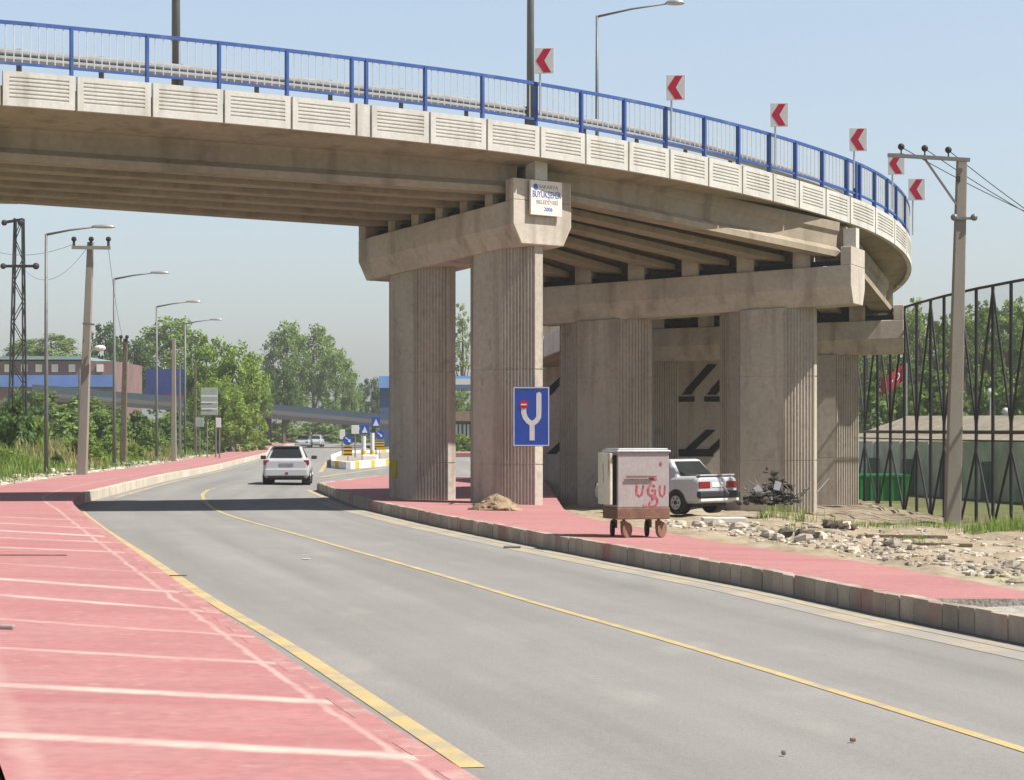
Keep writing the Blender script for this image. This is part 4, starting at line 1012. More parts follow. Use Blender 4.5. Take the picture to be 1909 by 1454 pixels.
b = MB()
for k in range(5): b.box((-ww + (k + .5) * 2 * ww / 5, -.79, h * .5), (.09, .1, h * .92))
b.build('stiffeners', GM, sk, local=True)
b = MB(); b.box((0, -.82, h - .03), (2 * ww + .16, .08, .08)); b.box((0, .82, h - .03), (2 * ww + .16, .08, .08)); b.build('top_rim', GM, sk, local=True)
# flag
c = P(1690, 690, 96)
fl = thing('flag', (P(1690, 0, 96).x, 96, -.45), 'red flag with white crescent and star drooping on a thin pole behind the fence', 'flag')
b = MB(); b.tube([(c.x, 96, -.45), (c.x, 96, c.z + .3)], .035, 6); b.build('pole', M['galv'], fl)
b = MB(); nxx, nyy = 10, 6
grid = []
for j in range(nyy + 1):
    for i in range(nxx + 1):
        u, v = i / nxx, j / nyy; grid.append((c.x - 1.15 * u, 96 + .10 * math.sin(5 * u + 1), c.z + .25 - .75 * v - .62 * u + .05 * math.sin(7 * u)))
def thick(grid, t=.01):
    n = len(grid); fs = []
    for j in range(nyy):
        for i in range(nxx): a = j * (nxx + 1) + i; fs.append((a, a + nxx + 1, a + nxx + 2, a + 1)); fs.append((n + a, n + a + 1, n + a + nxx + 2, n + a + nxx + 1))
    return grid + [(x, y + t, z) for x, y, z in grid], fs
v, f = thick(grid); b.add(v, f); b.build('cloth', mat('flag red', (.34, .035, .05), .7, .1), fl, smooth=True)
def fq(u, v): return Vector((c.x - 1.15 * u, 96 + .10 * math.sin(5 * u + 1) - .02, c.z + .25 - .75 * v - .62 * u + .05 * math.sin(7 * u)))
b = MB(); ring = []
for k in range(18):
    a = .7 + (2 * math.pi - 1.4) * k / 17; ring.append((fq(.36 + .12 * math.cos(a), .5 + .2 * math.sin(a)), fq(.385 + .09 * math.cos(a), .5 + .16 * math.sin(a))))
for k in range(17): b.quad(ring[k][0], ring[k + 1][0], ring[k + 1][1], ring[k][1])
st = [fq(.56 + (.05 if k % 2 == 0 else .02) * math.cos(k * math.pi / 5), .5 + (.09 if k % 2 == 0 else .035) * math.sin(k * math.pi / 5)) for k in range(10)]
b.add(st, [tuple(range(10))]); b.build('crescent_and_star', M['white'], fl)
for px, py, d, lab in ((1846, 731, 110, 'thin globe lamp left of the braced fence node'), (1875, 766, 98, 'thin globe lamp low behind the fence at the right')):
    c = P(px, py, d); o = thing('globe_lamp', (c.x, c.y, -.45), lab, 'lamp', 'globe lamps behind the fence')
    b = MB(); b.tube([(c.x, c.y, -.45), c], .04, 8); b.build('pole', M['galv'], o)
    b = MB(); b.ball(c, .18, 10); b.build('globe', M['signwhite'], o, smooth=True)

# ------------------------------------------------------------------ left side: lamps, poles, pylon, signs
lamps = [(86, 890, 437, 80.0, 'tallest lamp post on the left, nearest of the row along the left pavement'), (213, 879, 520, 100.5, 'lamp post just right of the thick concrete utility pole'), (292, 864, 572, 124, 'lamp post in front of the blue lorry'), (345, 852, 604, 147, 'slim far lamp post at the end of the row, right of the blue lorry')]
for px, yb, yt, d, lab in lamps:
    q = P(px, yb, d); zt = CAMZ + (HY - yt) * d / F; x = (px - CX) * d / F
    lamp('street_lamp', (x, d, .2), zt - .2, 1.75, (1, .05), lab, 'street lamps along the left pavement', armrise=.17, r0=.085, head=.85)
def upole(px, yt, yb, d, r, label, arm=None, m='polec', insul=3, lean=0, group='poles along the left verge'):
    b0 = P(px, yb, d); t0 = P(px + lean, yt, d)
    o = thing('utility_pole', (b0.x, d, .1), label, 'utility pole', group)
    b = MB(); b.prism([(b0.x + x * r, d + y * r, .0) for x, y in ((-1, -1), (1, -1), (1, 1), (-1, 1))], [(t0.x + x * r * .6, d + y * r * .6, t0.z) for x, y in ((-1, -1), (1, -1), (1, 1), (-1, 1))]); b.build('shaft', M[m], o, bevel=.02)
    if arm:
        a, c, y = arm; b = MB(); b.bar(P(a, y, d - .2), P(c, y + 1, d - .2), .12, .12); b.build('crossarm', M[m], o)
        for k in range(insul):
            q = P(a + (c - a) * (k + .12) / (insul - .76) if insul > 1 else (a + c) / 2, y, d - .2); b = MB(); b.tube([q, q + Vector((0, 0, .22))], .05, 6); b.ball(q + Vector((0, 0, .3)), .10, 6); b.build('insulator', M['plast'], o)
    return o
o = upole(152, 452, 884, 78, .18, 'thick concrete utility pole with a crossarm and three insulators on the left', (134, 206, 462), lean=17)
b = MB(); q = P(186, 650, 77.6); b.ball(q, .2, 8, (1.1, .7, .6)); b.bar(P(168, 655, 77.8), q, .05, .05); b.build('floodlight', M['signwhite'], o)
b = MB(); b.bar(P(154, 604, 77.7), P(176, 606, 77.7), .07, .07); b.build('bracket', M['pole'], o)
upole(229, 632, 868, 108, .16, 'dark brown pole with a small head between the second and third lamp posts', (224, 238, 640), 'trunk', 2, 5)
upole(324, 632, 860, 120, .15, 'bare pale concrete pole right of the third lamp post', None)
upole(335, 678, 853, 140, .09, 'thin bare pole close beside the pale concrete pole', None, 'pole')
upole(364, 676, 848, 150, .11, 'dark thin pole left of the grey sign boards', None, 'trunk')
upole(152 - 4, 690, 870, 96, .07, 'slim pole half hidden beside the thick concrete pole', None, 'pole')
upole(-14, 360, 900, 78, .2, 'concrete pole at the left border with only its crossarm end in view', (-60, 33, 377), lean=6)
# lattice pylon
c = P(32, 872, 112)
py = thing('lattice_pylon', (c.x, 112, .2), 'dark steel lattice power pylon at the far left', 'pylon')
zt = zz(408, 112); b = MB(); zb_ = .0
def leg(sx_, sy, z): w = lerp(.42, .20, (z - zb_) / (zt - zb_)); return Vector((c.x + (.1 * (z / zt)) + sx_ * w, 112 + sy * w, z))
for sx_ in (-1, 1):
    for sy in (-1, 1): b = MB(); b.bar(leg(sx_, sy, zb_), leg(sx_, sy, zt), .075, .075); b.build('leg', M['blacksteel'], py)
b = MB(); n = 12
for i in range(n):
    z0_, z1_ = zb_ + (zt - zb_) * i / n, zb_ + (zt - zb_) * (i + 1) / n
    for a_, b_2 in (((-1, -1), (1, -1)), ((-1, 1), (1, 1)), ((-1, -1), (-1, 1)), ((1, -1), (1, 1))):
        p_, q_ = (a_, b_2) if i % 2 else (b_2, a_)
        b.bar(leg(*p_, z0_), leg(*q_, z1_), .04, .04)
b.build('lacing', M['blacksteel'], py)
for y, a_, c_ in ((497, 3, 70), (416, 5, 42)):
    b = MB(); b.bar(P(a_, y, 111.7), P(c_, y - (6 if y < 450 else 0), 111.7), .12, .14); b.ball(P(c_ - 3, y, 111.6), .18, 8); b.ball(P(a_ + 3, y, 111.6), .16, 8); b.build('crossarm', M['blacksteel'], py)
# wires to the left poles
for i, (a_, c_, sag, lab) in enumerate(((P(140, 455, 77.8), P(-80, 430, 112), .8, 'thin wire between the thick pole and the pylon, left strand'), (P(168, 455, 77.8), P(40, 497, 111.6), 1.0, 'thin wire between the thick pole and the pylon, lower strand'), (P(201, 455, 77.8), P(231, 636, 107.8), .5, 'thin wire falling from the thick pole to the brown pole'))):
    o = MB().tube([a_.lerp(c_, t) - Vector((0, 0, sag * 4 * t * (1 - t))) for t in [k / 14 for k in range(15)]], .008, 4).build('overhead_wire', M['plast']); tag(o, lab, 'wire', 'wires on the left')
# sign boards seen from the road
def signboard(name, cx, y0, y1, w, d, m, label, posts=(0,), base=850, cat='road sign', pm='pole', group=None):
    t = P(cx, y0, d); bo = P(cx, y1, d); o = thing(name, (t.x, d, 0), label, cat, group)
    b = MB(); hw = w * d / F / 2; b.box((t.x, d, (t.z + bo.z) / 2), (2 * hw, .05, t.z - bo.z)); b.build('board', m, o, bevel=.02)
    for px in posts:
        q = P(cx + px, base, d); b = MB(); b.tube([(q.x, d + .06, -.2), (q.x, d + .06, t.z - .05)], .05, 6); b.build('post', M[pm], o)
    return o
gm = mat('grey green sign back', (.30, .34, .32), .6, .1)
o = signboard('direction_board', 390, 724, 773, 32, 135, gm, 'large grey green direction board on posts beside the left trees', (-4, 12), 848)
b = MB()
for k in range(3): q = P(390, 737 + k * 12, 134.9); b.box((q.x, q.y - .03, q.z), (1.0, .02, .1))
b.build('lettering_bands', M['signwhite'], o)
signboard('direction_board', 372, 778, 795, 16, 138, gm, 'small grey sign board left of the large direction board', (0,), 846)
signboard('direction_board', 407, 778, 796, 10, 132, M['signwhite'], 'small pale sign plate under the right end of the large direction board', (2,), 846)

# far building
c = P(100, 0, 240)
bd = thing('factory_building', (c.x, 240, 0), 'long reddish brown factory hall with turquoise roof edge far left behind the pylon', 'building')
def fbox(name, x0, x1, y0, y1, d, dep, m, par, top=None):
    a_, c_ = P(x0, y0, d), P(x1, y1, d); b = MB(); b.box(((a_.x + c_.x) / 2, d + dep / 2, (a_.z + c_.z) / 2), (c_.x - a_.x, dep, a_.z - c_.z)); return b.build(name, m, par)
wall_b = fbox('wall', -120, 213, 674, 780, 240, 18, mat('red brown cladding', (.20, .125, .12), .8, .2, .3), bd)
fbox('roof_edge', -124, 158, 665, 671, 239.5, 19, mat('turquoise roof', (.24, .38, .40), .6, .1), bd)
fbox('blue_cladding', -122, 212, 700, 722, 239.7, .28, mat('light blue cladding', (.13, .23, .52), .6, .15, .3), bd)
for k, px in enumerate((14, 45, 72, 102, 134, 186)):
    fbox('window', px - 6, px + 6, 680, 694, 239.8, .18, M['plaque'], bd)
# far overpass
fo = thing('distant_overpass', (P(500, 0, 235).x, 235, 0), 'grey distant bridge sloping down to the right across the far road', 'bridge')
dk = mat('distant deck concrete', (.10, .09, .085), .9, .12, .3); rl = mat('distant railing', (.075, .105, .14), .7, .1, 1)
def fpt(px, y, d=235): return P(px, y, d)
def fyt(px): return float(np.interp(px, [-100, 165, 494, 706, 900], [706, 725, 751, 770, 786]))
for nm_, o0, o1, m_, dep in (('deck_edge', 12, 19, mat('distant edge beam', (.16, .16, .165), .9, .1, .3), 9.0), ('girder', 19.2, 27, dk, 7.0), ('parapet_rail', 0, 11.8, rl, .12)):
    b = MB(); ring = []
    for px in (60, 300, 500, 706, 790):
        y = fyt(px); q0, q1 = fpt(px, y + o1), fpt(px, y + o0); ring.append([q0, q0 + Vector((0, dep, 0)), q1 + Vector((0, dep, 0)), q1])
    b.loft(ring); b.build(nm_, m_, fo)
for px in (494, 502, 697):
    q0 = fpt(px, fyt(px) + 26, 237); b = MB(); b.tube([(q0.x, 237, -.5), (q0.x, 237, q0.z)], .26, 8); b.build('column', dk, fo)
# lorry on it
lz = fyt(320)
q = fpt(320, 745); lo_ = thing('lorry', (q.x, 238, fpt(320, fyt(320) + 12).z), 'dark blue box lorry with red lower stripe crossing the distant bridge', 'lorry')
fbox('box_body', 271, 350, 689, 737, 237, 2.5, mat('lorry blue', (.025, .045, .19), .5, .1), lo_)
fbox('cab', 351.5, 369, 697, 741, 237.1, 2.3, mat('cab blue', (.03, .05, .20), .5, .1), lo_)
fbox('red_stripe', 271, 350, 735, 741, 236.9, .1, mat('lorry red', (.30, .02, .03), .5, .1), lo_)
fbox('chassis', 273, 368, 741.3, 746, 237.2, 2.1, M['plast'], lo_)
for px in (285, 296, 358): b = MB(); b.disc(fpt(px, 745, 237.3), (0, 1, 0), .5, .3, 14); b.build('wheel', M['tyre'], lo_)
# blue and white hall seen between the columns, brown roof shed below
bh = thing('blue_hall', (P(790, 0, 260).x, 260, 0), 'blue fronted hall glimpsed on both sides of the rear column', 'building')
fbox('blue_front', 706, 885, 702, 724, 258, 14, mat('sky blue front', (.16, .32, .66), .6, .1, .3), bh); fbox('white_sign_band', 835, 880, 707, 718, 257.8, .15, M['signwhite'], bh)
fbox('lower_wall', 708, 835, 725, 830, 258.5, 13, mat('dark blue wall', (.05, .10, .22), .7, .1), bh)
sh = thing('shed', (P(862, 0, 200).x, 200, 0), 'low shed with brown roof and pale blue pillars seen between the front columns', 'shed')
fbox('roof', 838, 960, 766, 784, 198, 8, mat('brown roof', (.26, .17, .13), .9, .15), sh); fbox('front', 840, 955, 784.5, 822, 199, 6, mat('slate blue front', (.10, .17, .25), .7, .15), sh)
for px in (851, 858, 866, 873, 881): fbox('pillar', px - 2, px + 2, 790, 815, 198.7, .25, M['signwhite'], sh)

# ------------------------------------------------------------------ traffic island with its signs
pts_ = [G(x, y) for x, y in ((622, 871), (650, 874), (735, 866))]
A, B, C_ = pts_
isl = thing('traffic_island', (C_.x, C_.y, 0), 'low traffic island with white and yellow painted kerb stones left of the rear column', 'traffic island')
far = [G(735, 846), G(640, 849), G(620, 858)]
ring = [A, B, C_] + far
ring2 = [(p_.x, p_.y) for p_ in ring]
b = MB(); b.prism([(x, y, -.02) for x, y in ring2], [(x, y, .20) for x, y in ring2]); b.build('paving', M['silt'], isl)
YM, WM = mat('yellow kerb paint', (.62, .40, .03), .7, .1, 3), mat('white kerb paint', (.76, .75, .72), .7, .06, 3)
loop = []
for i in range(len(ring2)):
    p_, q_ = Vector(ring2[i]), Vector(ring2[(i + 1) % len(ring2)]); n = max(1, int((q_ - p_).length / 1.1))
    for k in range(n): loop.append((p_.lerp(q_, k / n), p_.lerp(q_, (k + .97) / n)))
for i, (p_, q_) in enumerate(loop):
    b = MB(); b.bar((p_.x, p_.y, .19), (q_.x, q_.y, .19), .26, .40); b.build('kerb_stone', YM if i % 4 == 1 else WM, isl, bevel=.03)
def disc_sign(px, y0, y1, yb, d, label, hazard=True, r=9.5):
    c = P(px, (y0 + y1) / 2, d); o = thing('keep_right_sign', (c.x, d, .2), label, 'road sign', 'signs on the traffic island')
    b = MB(); b.tube([(c.x, d, .15), (c.x, d, c.z)], .035, 6); b.build('post', M['galv'], o)
    b = MB(); b.disc((c.x, d - .06, c.z), (0, 1, 0), r * d / F, .03, 20); b.build('disc', M['signblue'], o)
    b = MB(); k = r * d / F; X, Z = c.x, c.z
    arr = [(-.55, .45), (.15, -.05), (-.05, -.25), (.6, -.5), (.5, .2), (.3, .08), (-.42, .62)]
    q = [(X + x * k, d - .085, Z + z * k) for x, z in arr]; b.prism(q, [(x, y + .008, z) for x, y, z in q]); b.build('arrow', M['signwhite'], o)
    if hazard:
        hw, z1_, z0_ = 8.5 * d / F, zz(y1 + 1, d), zz(yb, d)
        b = MB(); b.box((X, d - .06, (z0_ + z1_) / 2), (2 * hw, .03, z1_ - z0_)); hb = b.build('hazard_board', YM, o)
        b = MB(); H = z1_ - z0_
        for k2 in range(3):
            zc_ = z0_ + H * (.12 + k2 * .34)
            for sgn in (1, -1):
                r_ = [(X, zc_ + H * .14), (X, zc_), (X + sgn * hw * .98, zc_ - H * .02 + .0), (X + sgn * hw * .98, zc_ + H * .10)]
                r_ = [(x, d - .082, min(z1_, max(z0_, z + (H * .10 if abs(x - X) > .01 else 0) * -0))) for x, z in r_]
                b.prism(r_ if sgn < 0 else r_[::-1], [(x, y + .006, z) for x, y, z in (r_ if sgn < 0 else r_[::-1])])
        b.build('hazard_stripes', M['rubberb'], hb)
    return o
disc_sign(648.5, 810, 829, 849, 113, 'blue arrow disc over a black and yellow hazard board at the island tip')
disc_sign(708, 802, 818, 834, 128, 'blue arrow disc over a yellow board close to the rear column', r=8)
def sq_sign(px, y0, y1, w, d, label, m=None, inner=True, base=846):
    o = signboard('square_sign', px, y0, y1, w, d, m or M['signblue'], label, (0,), base, group='signs on the traffic island')
    if inner:
        q = P(px, (y0 + y1) / 2 + 1, d); k = (y1 - y0) * d / F / 2; b = MB()
        t_ = [(q.x - k * .6, q.y - .04, q.z - k * .65), (q.x + k * .6, q.y - .04, q.z - k * .65), (q.x, q.y - .04, q.z + k * .7)]
        b.prism(t_, [(x, y + .01, z) for x, y, z in t_]); b.build('symbol', M['signwhite'], o)
    return o
sq_sign(680, 790, 808, 17, 130, 'square blue crossing sign in the middle of the island')
sq_sign(701, 776, 795, 16, 138, 'higher square blue crossing sign next to the rear column')
sq_sign(662, 792, 808, 14, 140, 'pale sign back on a thin white post left of the blue crossing sign', M['signwhite'], False)
sq_sign(638, 800, 818, 10, 150, 'small pale sign back behind the hazard board', M['signwhite'], False)
for px, y0, y1, d, lab in ((678, 812, 846, 128, 'thick white bollard under the square blue crossing sign'), (694, 806, 846, 130, 'taller white bollard right of the square blue crossing sign')):
    a_, c_ = P(px, y0, d), P(px, y1, d); o = thing('bollard', (a_.x, d, 0), lab, 'bollard', 'white bollards on the island')
    b = MB(); b.tube([(a_.x, d, -.05), (a_.x, d, a_.z)], .14, 10); b.build('tube', M['signwhite'], o); b = MB(); b.tube([(a_.x, d, .5), (a_.x, d, .75)], .145, 10); b.build('band', YM, o)
q = P(690, 846, 120); o = thing('concrete_block', (q.x, 120, .2), 'white painted concrete block lying on the traffic island', 'block')
b = MB(); b.box((0, 0, .2), (.9, .5, .4)); b.build('block_body', WM, o, local=True, bevel=.08)
# small things on road and pavement
for nm_, px, py, dz_, s_, m_, lab, cat in (('stick', 60, 1036, KH, (.95, .018, .015), 'trunk', 'thin dark stick lying across the red left pavement', 'stick'), ('stick', 328, 1074, 0, (.30, .02, .015), 'trunk', 'short dark stick lying over the yellow edge line', 'stick'),
        ('litter', 955, 1021, 0, (.30, .16, .03), 'pole', 'flat grey scrap of litter on the road near the right kerb', 'litter'), ('litter', 14, 1172, KH, (.12, .08, .03), 'silt', 'small crumpled scrap on the red pavement at the left border', 'litter'),
        ('litter', 571, 1042, .0, (.12, .12, .006), 'signwhite', 'small white spot of dried paint or paper on the road', 'litter'), ('pebble', 1590, 1384, 0, (.04, .03, .025), 'rust', 'small brown stone on the right lane beside the yellow centre line', 'stone'),
        ('pebble', 1461, 1409, 0, (.03, .03, .03), 'pole', 'tiny dark stone on the asphalt at the bottom', 'stone')):
    q = G(px, py, dz_); o = MB().box((0, 0, 0), s_).build(nm_, M[m_], bevel=min(s_) * .3); o.location = (q.x, q.y, q.z + s_[2] / 2 + .009); o.rotation_euler = (0, 0, -.03); tag(o, lab, cat)

# ------------------------------------------------------------------ vegetation
def crown_mesh(name, seed, m, n=3200, leaf=.075, clumps=46, shape='round', zk=.36):
    """leaf faces in clumps spread through a unit crown (x, y in -1..1, z in 0..1)"""
    r = random.Random(seed); cs = []
    for k in range(clumps):
        for _ in range(50):
            x, y, z = r.uniform(-1, 1), r.uniform(-1, 1), r.uniform(0, 1)
            if shape == 'round': lim = math.sqrt(max(0, 1 - ((z - .48) / .54) ** 2)) * (1 + .16 * math.sin(3 * math.atan2(y, x) + seed))
            elif shape == 'cone': lim = 1.0 - .9 * z if z > .12 else .8
            elif shape == 'tall': lim = .95 * math.sin(math.pi * min(1, .12 + .88 * (1 - z) ** .8)) ** .6
            else: lim = math.sqrt(max(0, 1 - z ** 2.2))
            rr = math.hypot(x, y)
            if rr < lim and (rr > lim * .35 or z > .6): cs.append((x * .86, y * .86, z * .92 + .03, r.uniform(.13, .27), r.random())); break
    mb = MB(); at = []
    for k in range(n):
        c = r.choice(cs); v = Vector((r.gauss(0, 1), r.gauss(0, 1), r.gauss(0, 1))).normalized() * c[3] * (r.random() ** .45)
        p = Vector((c[0], c[1], c[2])) + Vector((v.x, v.y, v.z * zk))
        a = Vector((r.gauss(0, 1), r.gauss(0, 1), r.gauss(0, .8))).normalized(); bq = a.cross(Vector((r.gauss(0, 1), r.gauss(0, 1), r.gauss(0, 1)))).normalized()
        s = leaf * r.uniform(.6, 1.35); a *= s; bq *= s * .7; a.z *= zk; bq.z *= zk
        mb.add([p - a, p + bq * .8, p + a, p - bq * .8], [(0, 1, 2, 3)]); at.append(min(1, max(0, c[4] * .75 + r.random() * .25)))
    me = bpy.data.meshes.new(name); me.from_pydata(mb.v, [], mb.f); me.materials.append(m)
    t = me.attributes.new('tint', 'FLOAT', 'FACE'); t.data.foreach_set('value', at)
    return me
def trunk_mesh(seed, h0, h1, rw, limbs=6):
    """bole from the ground to the crown (h0), limbs inside the crown (h0..h1)"""
    r = random.Random(seed); b = MB(); H = h1 - h0; k = min(.35, .02 * h1 + .03)
    b.tube([(0, 0, -.5), (.05, .02, h0 * .5), (-.03, .04, h0), (.06, -.04, h0 + H * .45), (0, 0, h0 + H * .8)], [k * 1.2, k, k * .85, k * .55, k * .15], 8)
    for i in range(limbs):
        a = 2 * math.pi * i / limbs + r.uniform(-.4, .4); z = h0 + H * r.uniform(.02, .40); L_ = rw * r.uniform(.45, .75)
        b.tube([(0, 0, z), (math.cos(a) * L_ * .5, math.sin(a) * L_ * .5, z + H * .14), (math.cos(a) * L_, math.sin(a) * L_, z + H * .30)], [k * .5, k * .32, k * .1], 6)
    me = bpy.data.meshes.new('trunk'); me.from_pydata(b.v, [], b.f); me.materials.append(M['trunk']); return me
CM = {}
for nm_, seed, m_, n, lf, cl_, shp, zk in (('mid', 1, 'leaf_mid', 7500, .05, 95, 'round', .36), ('mid2', 2, 'leaf_mid', 7000, .05, 85, 'round', .36), ('bright', 3, 'leaf_bright', 8000, .048, 100, 'round', .36), ('bright2', 13, 'leaf_bright', 7500, .048, 90, 'round', .4), ('dark', 4, 'leaf_dark', 6500, .055, 80, 'round', .36),
                                     ('pale', 5, 'leaf_pale', 6500, .05, 80, 'round', .36), ('olive', 6, 'leaf_olive', 8500, .046, 105, 'round', .36), ('tall', 8, 'leaf_pale', 4500, .06, 60, 'tall', .16), ('tall2', 9, 'leaf_olive', 4200, .06, 54, 'tall', .16),
                                     ('bush', 10, 'leaf_mid', 4000, .08, 44, 'dome', .55), ('bushd', 11, 'leaf_dark', 4200, .08, 48, 'dome', .6), ('bushb', 12, 'leaf_bright', 4000, .08, 44, 'dome', .55), ('busho', 14, 'leaf_olive', 4000, .08, 44, 'dome', .55)):
    CM[nm_] = crown_mesh('crown', seed, M[m_], n, lf, cl_, shp, zk)
def tree(kind, px, ytop, wpx, d, label, ybot=None, cat='tree', group=None, rz=0, base=0.0, name=None):
    """crown from ybot up to ytop in the direction px, at distance d"""
    c = P(px, 0, d); zt = zz(ytop, d); zb_ = base if ybot is None else zz(ybot, d); rw = wpx * d / F / 2
    o = thing(name or ('bush' if kind.startswith('bush') else 'tree'), (c.x, d, base), label, cat, group)
    t = bpy.data.objects.new('crown', CM[kind]); COL.objects.link(t); t.parent = o; t.location = (0, 0, zb_ - base); t.scale = (rw, rw, zt - zb_); t.rotation_euler = (0, 0, rz)
    if not kind.startswith('bush'):
        k = bpy.data.objects.new('trunk', trunk_mesh(int(px), zb_ - base, zt - base, rw)); COL.objects.link(k); k.parent = o
    return o
tree('pale', 95, 620, 130, 270, 'hazy pale round tree behind the factory hall and the first lamp post', 700)
tree('olive', 45, 632, 90, 285, 'faint olive tree far left behind the pylon', 720)
tree('dark', 196, 588, 84, 262, 'dark upright tree between the thick pole and the second lamp post', 760)
tree('dark', 250, 622, 100, 266, 'dark rounded tree behind the second lamp post', 770)
tree('olive', 318, 592, 170, 275, 'broad olive tree rising behind the third lamp post and blue lorry', 790)
tree('mid', 385, 622, 110, 185, 'full green tree behind the grey direction board', 820)
tree('bright', 432, 620, 120, 170, 'tall bright green tree at the edge of the left pavement', 830)
tree('bright2', 470, 655, 80, 178, 'bright bushy tree right of the tall bright green one', 835)
tree('bright', 405, 690, 110, 165, 'lower bright green tree in front of the tall one beside the sign board', 838)
tree('olive', 535, 600, 105, 330, 'left half of the big hazy twin tree in the middle distance', 800)
tree('pale', 585, 597, 110, 335, 'right half of the big hazy twin tree in the middle distance', 800)
tree('olive', 625, 650, 90, 325, 'hazy sloping tree at the right side of the big twin tree', 810)
tree('mid', 655, 690, 50, 320, 'narrow hazy tree just left of the dark distant trees', 815)
tree('dark', 528, 675, 66, 270, 'dark round tree above the left end of the distant bridge', 800)
tree('dark', 693, 695, 62, 345, 'dark distant tree next to the rear column', 815)
tree('tall', 862, 560, 44, 290, 'thin pale poplar seen between the two front columns', 760)
tree('mid2', 862, 725, 60, 245, 'green tree above the shed between the two front columns', 800)
for k, (px, yt, yb, w, d, kd) in enumerate(((1712, 548, 790, 60, 160, 'tall'), (1750, 575, 790, 60, 165, 'tall2'), (1795, 560, 800, 74, 158, 'tall'), (1840, 545, 800, 70, 150, 'tall2'), (1880, 552, 800, 74, 156, 'tall'), (1915, 540, 800, 70, 150, 'tall2'), (1655, 590, 790, 60, 170, 'tall2'), (1615, 600, 790, 60, 172, 'tall'), (1960, 545, 800, 80, 155, 'tall'))):
    w_ = ['beside the overpass tip', 'left of the power pole', 'directly behind the power pole', 'right of the power pole', 'second from the right border', 'at the right border', 'behind the flag', 'between the last column and the flag', 'just past the right border'][k]
    tree(kd, px, yt, w, d, 'slender hazy poplar behind the sports fence, ' + w_, yb, group='poplars behind the sports fence', rz=k * 1.1, base=-.45)
for k, (px, yt, w, d, kd) in enumerate(((1630, 610, 110, 190, 'pale'), (1690, 575, 120, 195, 'olive'), (1745, 590, 110, 192, 'pale'), (1800, 578, 120, 190, 'olive'), (1855, 566, 120, 188, 'pale'), (1905, 560, 120, 186, 'olive'), (1960, 560, 120, 186, 'pale'))):
    tree(kd, px, yt, w, d, 'hazy broad tree in the wood behind the poplars, ' + ['left of the flag', 'just right of the overpass tip', 'left of the power pole shaft', 'touching the power pole shaft', 'right of the power pole shaft', 'at the right border', 'outermost at the right'][k], 800, group='broad trees behind the poplars', rz=k * .9, base=-.45)
for k, (px, yt, w, d, kd) in enumerate(((1640, 690, 130, 150, 'busho'), (1740, 685, 140, 148, 'bush'), (1850, 680, 150, 140, 'busho'), (1940, 680, 120, 138, 'bush'))):
    tree(kd, px, yt, w, d, ['olive hedge bush behind the flag', 'green hedge bush behind the left part of the fence', 'olive hedge bush behind the right part of the fence', 'green hedge bush at the right border behind the fence'][k], 830, 'bush', 'hedge bushes behind the pitch', k, -.45)
bl = [('bush', 70, 722, 140, 195, 860, 'long green bush mass under the factory hall, left part'), ('busho', 150, 728, 130, 192, 860, 'olive bush mass under the factory hall, right part'), ('bush', 215, 752, 110, 200, 856, 'green bush under the distant bridge beside the second lamp post'), ('bushb', 300, 762, 120, 190, 852, 'bright bush mass below the blue lorry and bridge'), ('bushb', 150, 800, 90, 100, 880, 'bright grassy bush left of the thick pole foot'), ('bushb', 195, 806, 70, 112, 872, 'bright grassy bush right of the thick pole foot'), ('bushd', 28, 738, 100, 98, 888, 'dark green rounded bush at the left border below the pylon'), ('bushb', 20, 832, 95, 84, 900, 'light green low bush at the left border in front of the dark bush'), ('bushb', 75, 765, 50, 104, 880, 'bright narrow bush right of the dark green rounded bush'),
      ('bushd', 105, 838, 34, 88, 890, 'small dark shrub right of the first lamp post foot'), ('busho', 115, 752, 130, 150, 860, 'olive bush mass behind the first lamp post'), ('bush', 190, 765, 120, 140, 860, 'green bush behind the thick concrete pole'), ('bushd', 258, 762, 110, 145, 858, 'dark bush between the second and third lamp posts'),
      ('bush', 205, 760, 110, 180, 850, 'green bush far back below the dark upright tree'), ('bushd', 330, 765, 90, 160, 852, 'dark bush below the blue lorry'), ('busho', 280, 790, 60, 132, 862, 'reddish olive bush by the foot of the third lamp post'), ('bushb', 255, 822, 44, 118, 866, 'low bright bush right of the brown pole'),
      ('bush', 345, 790, 80, 155, 850, 'green bush behind the thin poles'), ('busho', 440, 785, 80, 172, 840, 'olive bush at the foot of the bright trees'), ('bushb', 475, 800, 60, 185, 838, 'bright low bush where the left pavement narrows'),
      ('bush', 530, 785, 90, 290, 822, 'green bush under the left part of the distant bridge'), ('busho', 590, 780, 100, 310, 820, 'olive bush under the middle of the distant bridge'), ('bushd', 645, 785, 80, 315, 820, 'dark bush under the right part of the distant bridge'), ('bush', 690, 790, 60, 320, 820, 'green bush beside the far signs'),
      ('bushb', 858, 805, 60, 190, 832, 'small green bush in front of the shed between the columns'), ('bushd', 30, 724, 150, 160, 860, 'wide dark bush mass behind the pylon'), ('bush', 5, 760, 120, 130, 870, 'green bush behind the dark one at the left border')]
for k, (kd, px, yt, w, d, yb, lab) in enumerate(bl):
    tree(kd, px, yt, w, d, lab, None, 'bush', 'bushes of the left bank' if px < 500 else 'bushes far down the road', k * .7, 0.1)
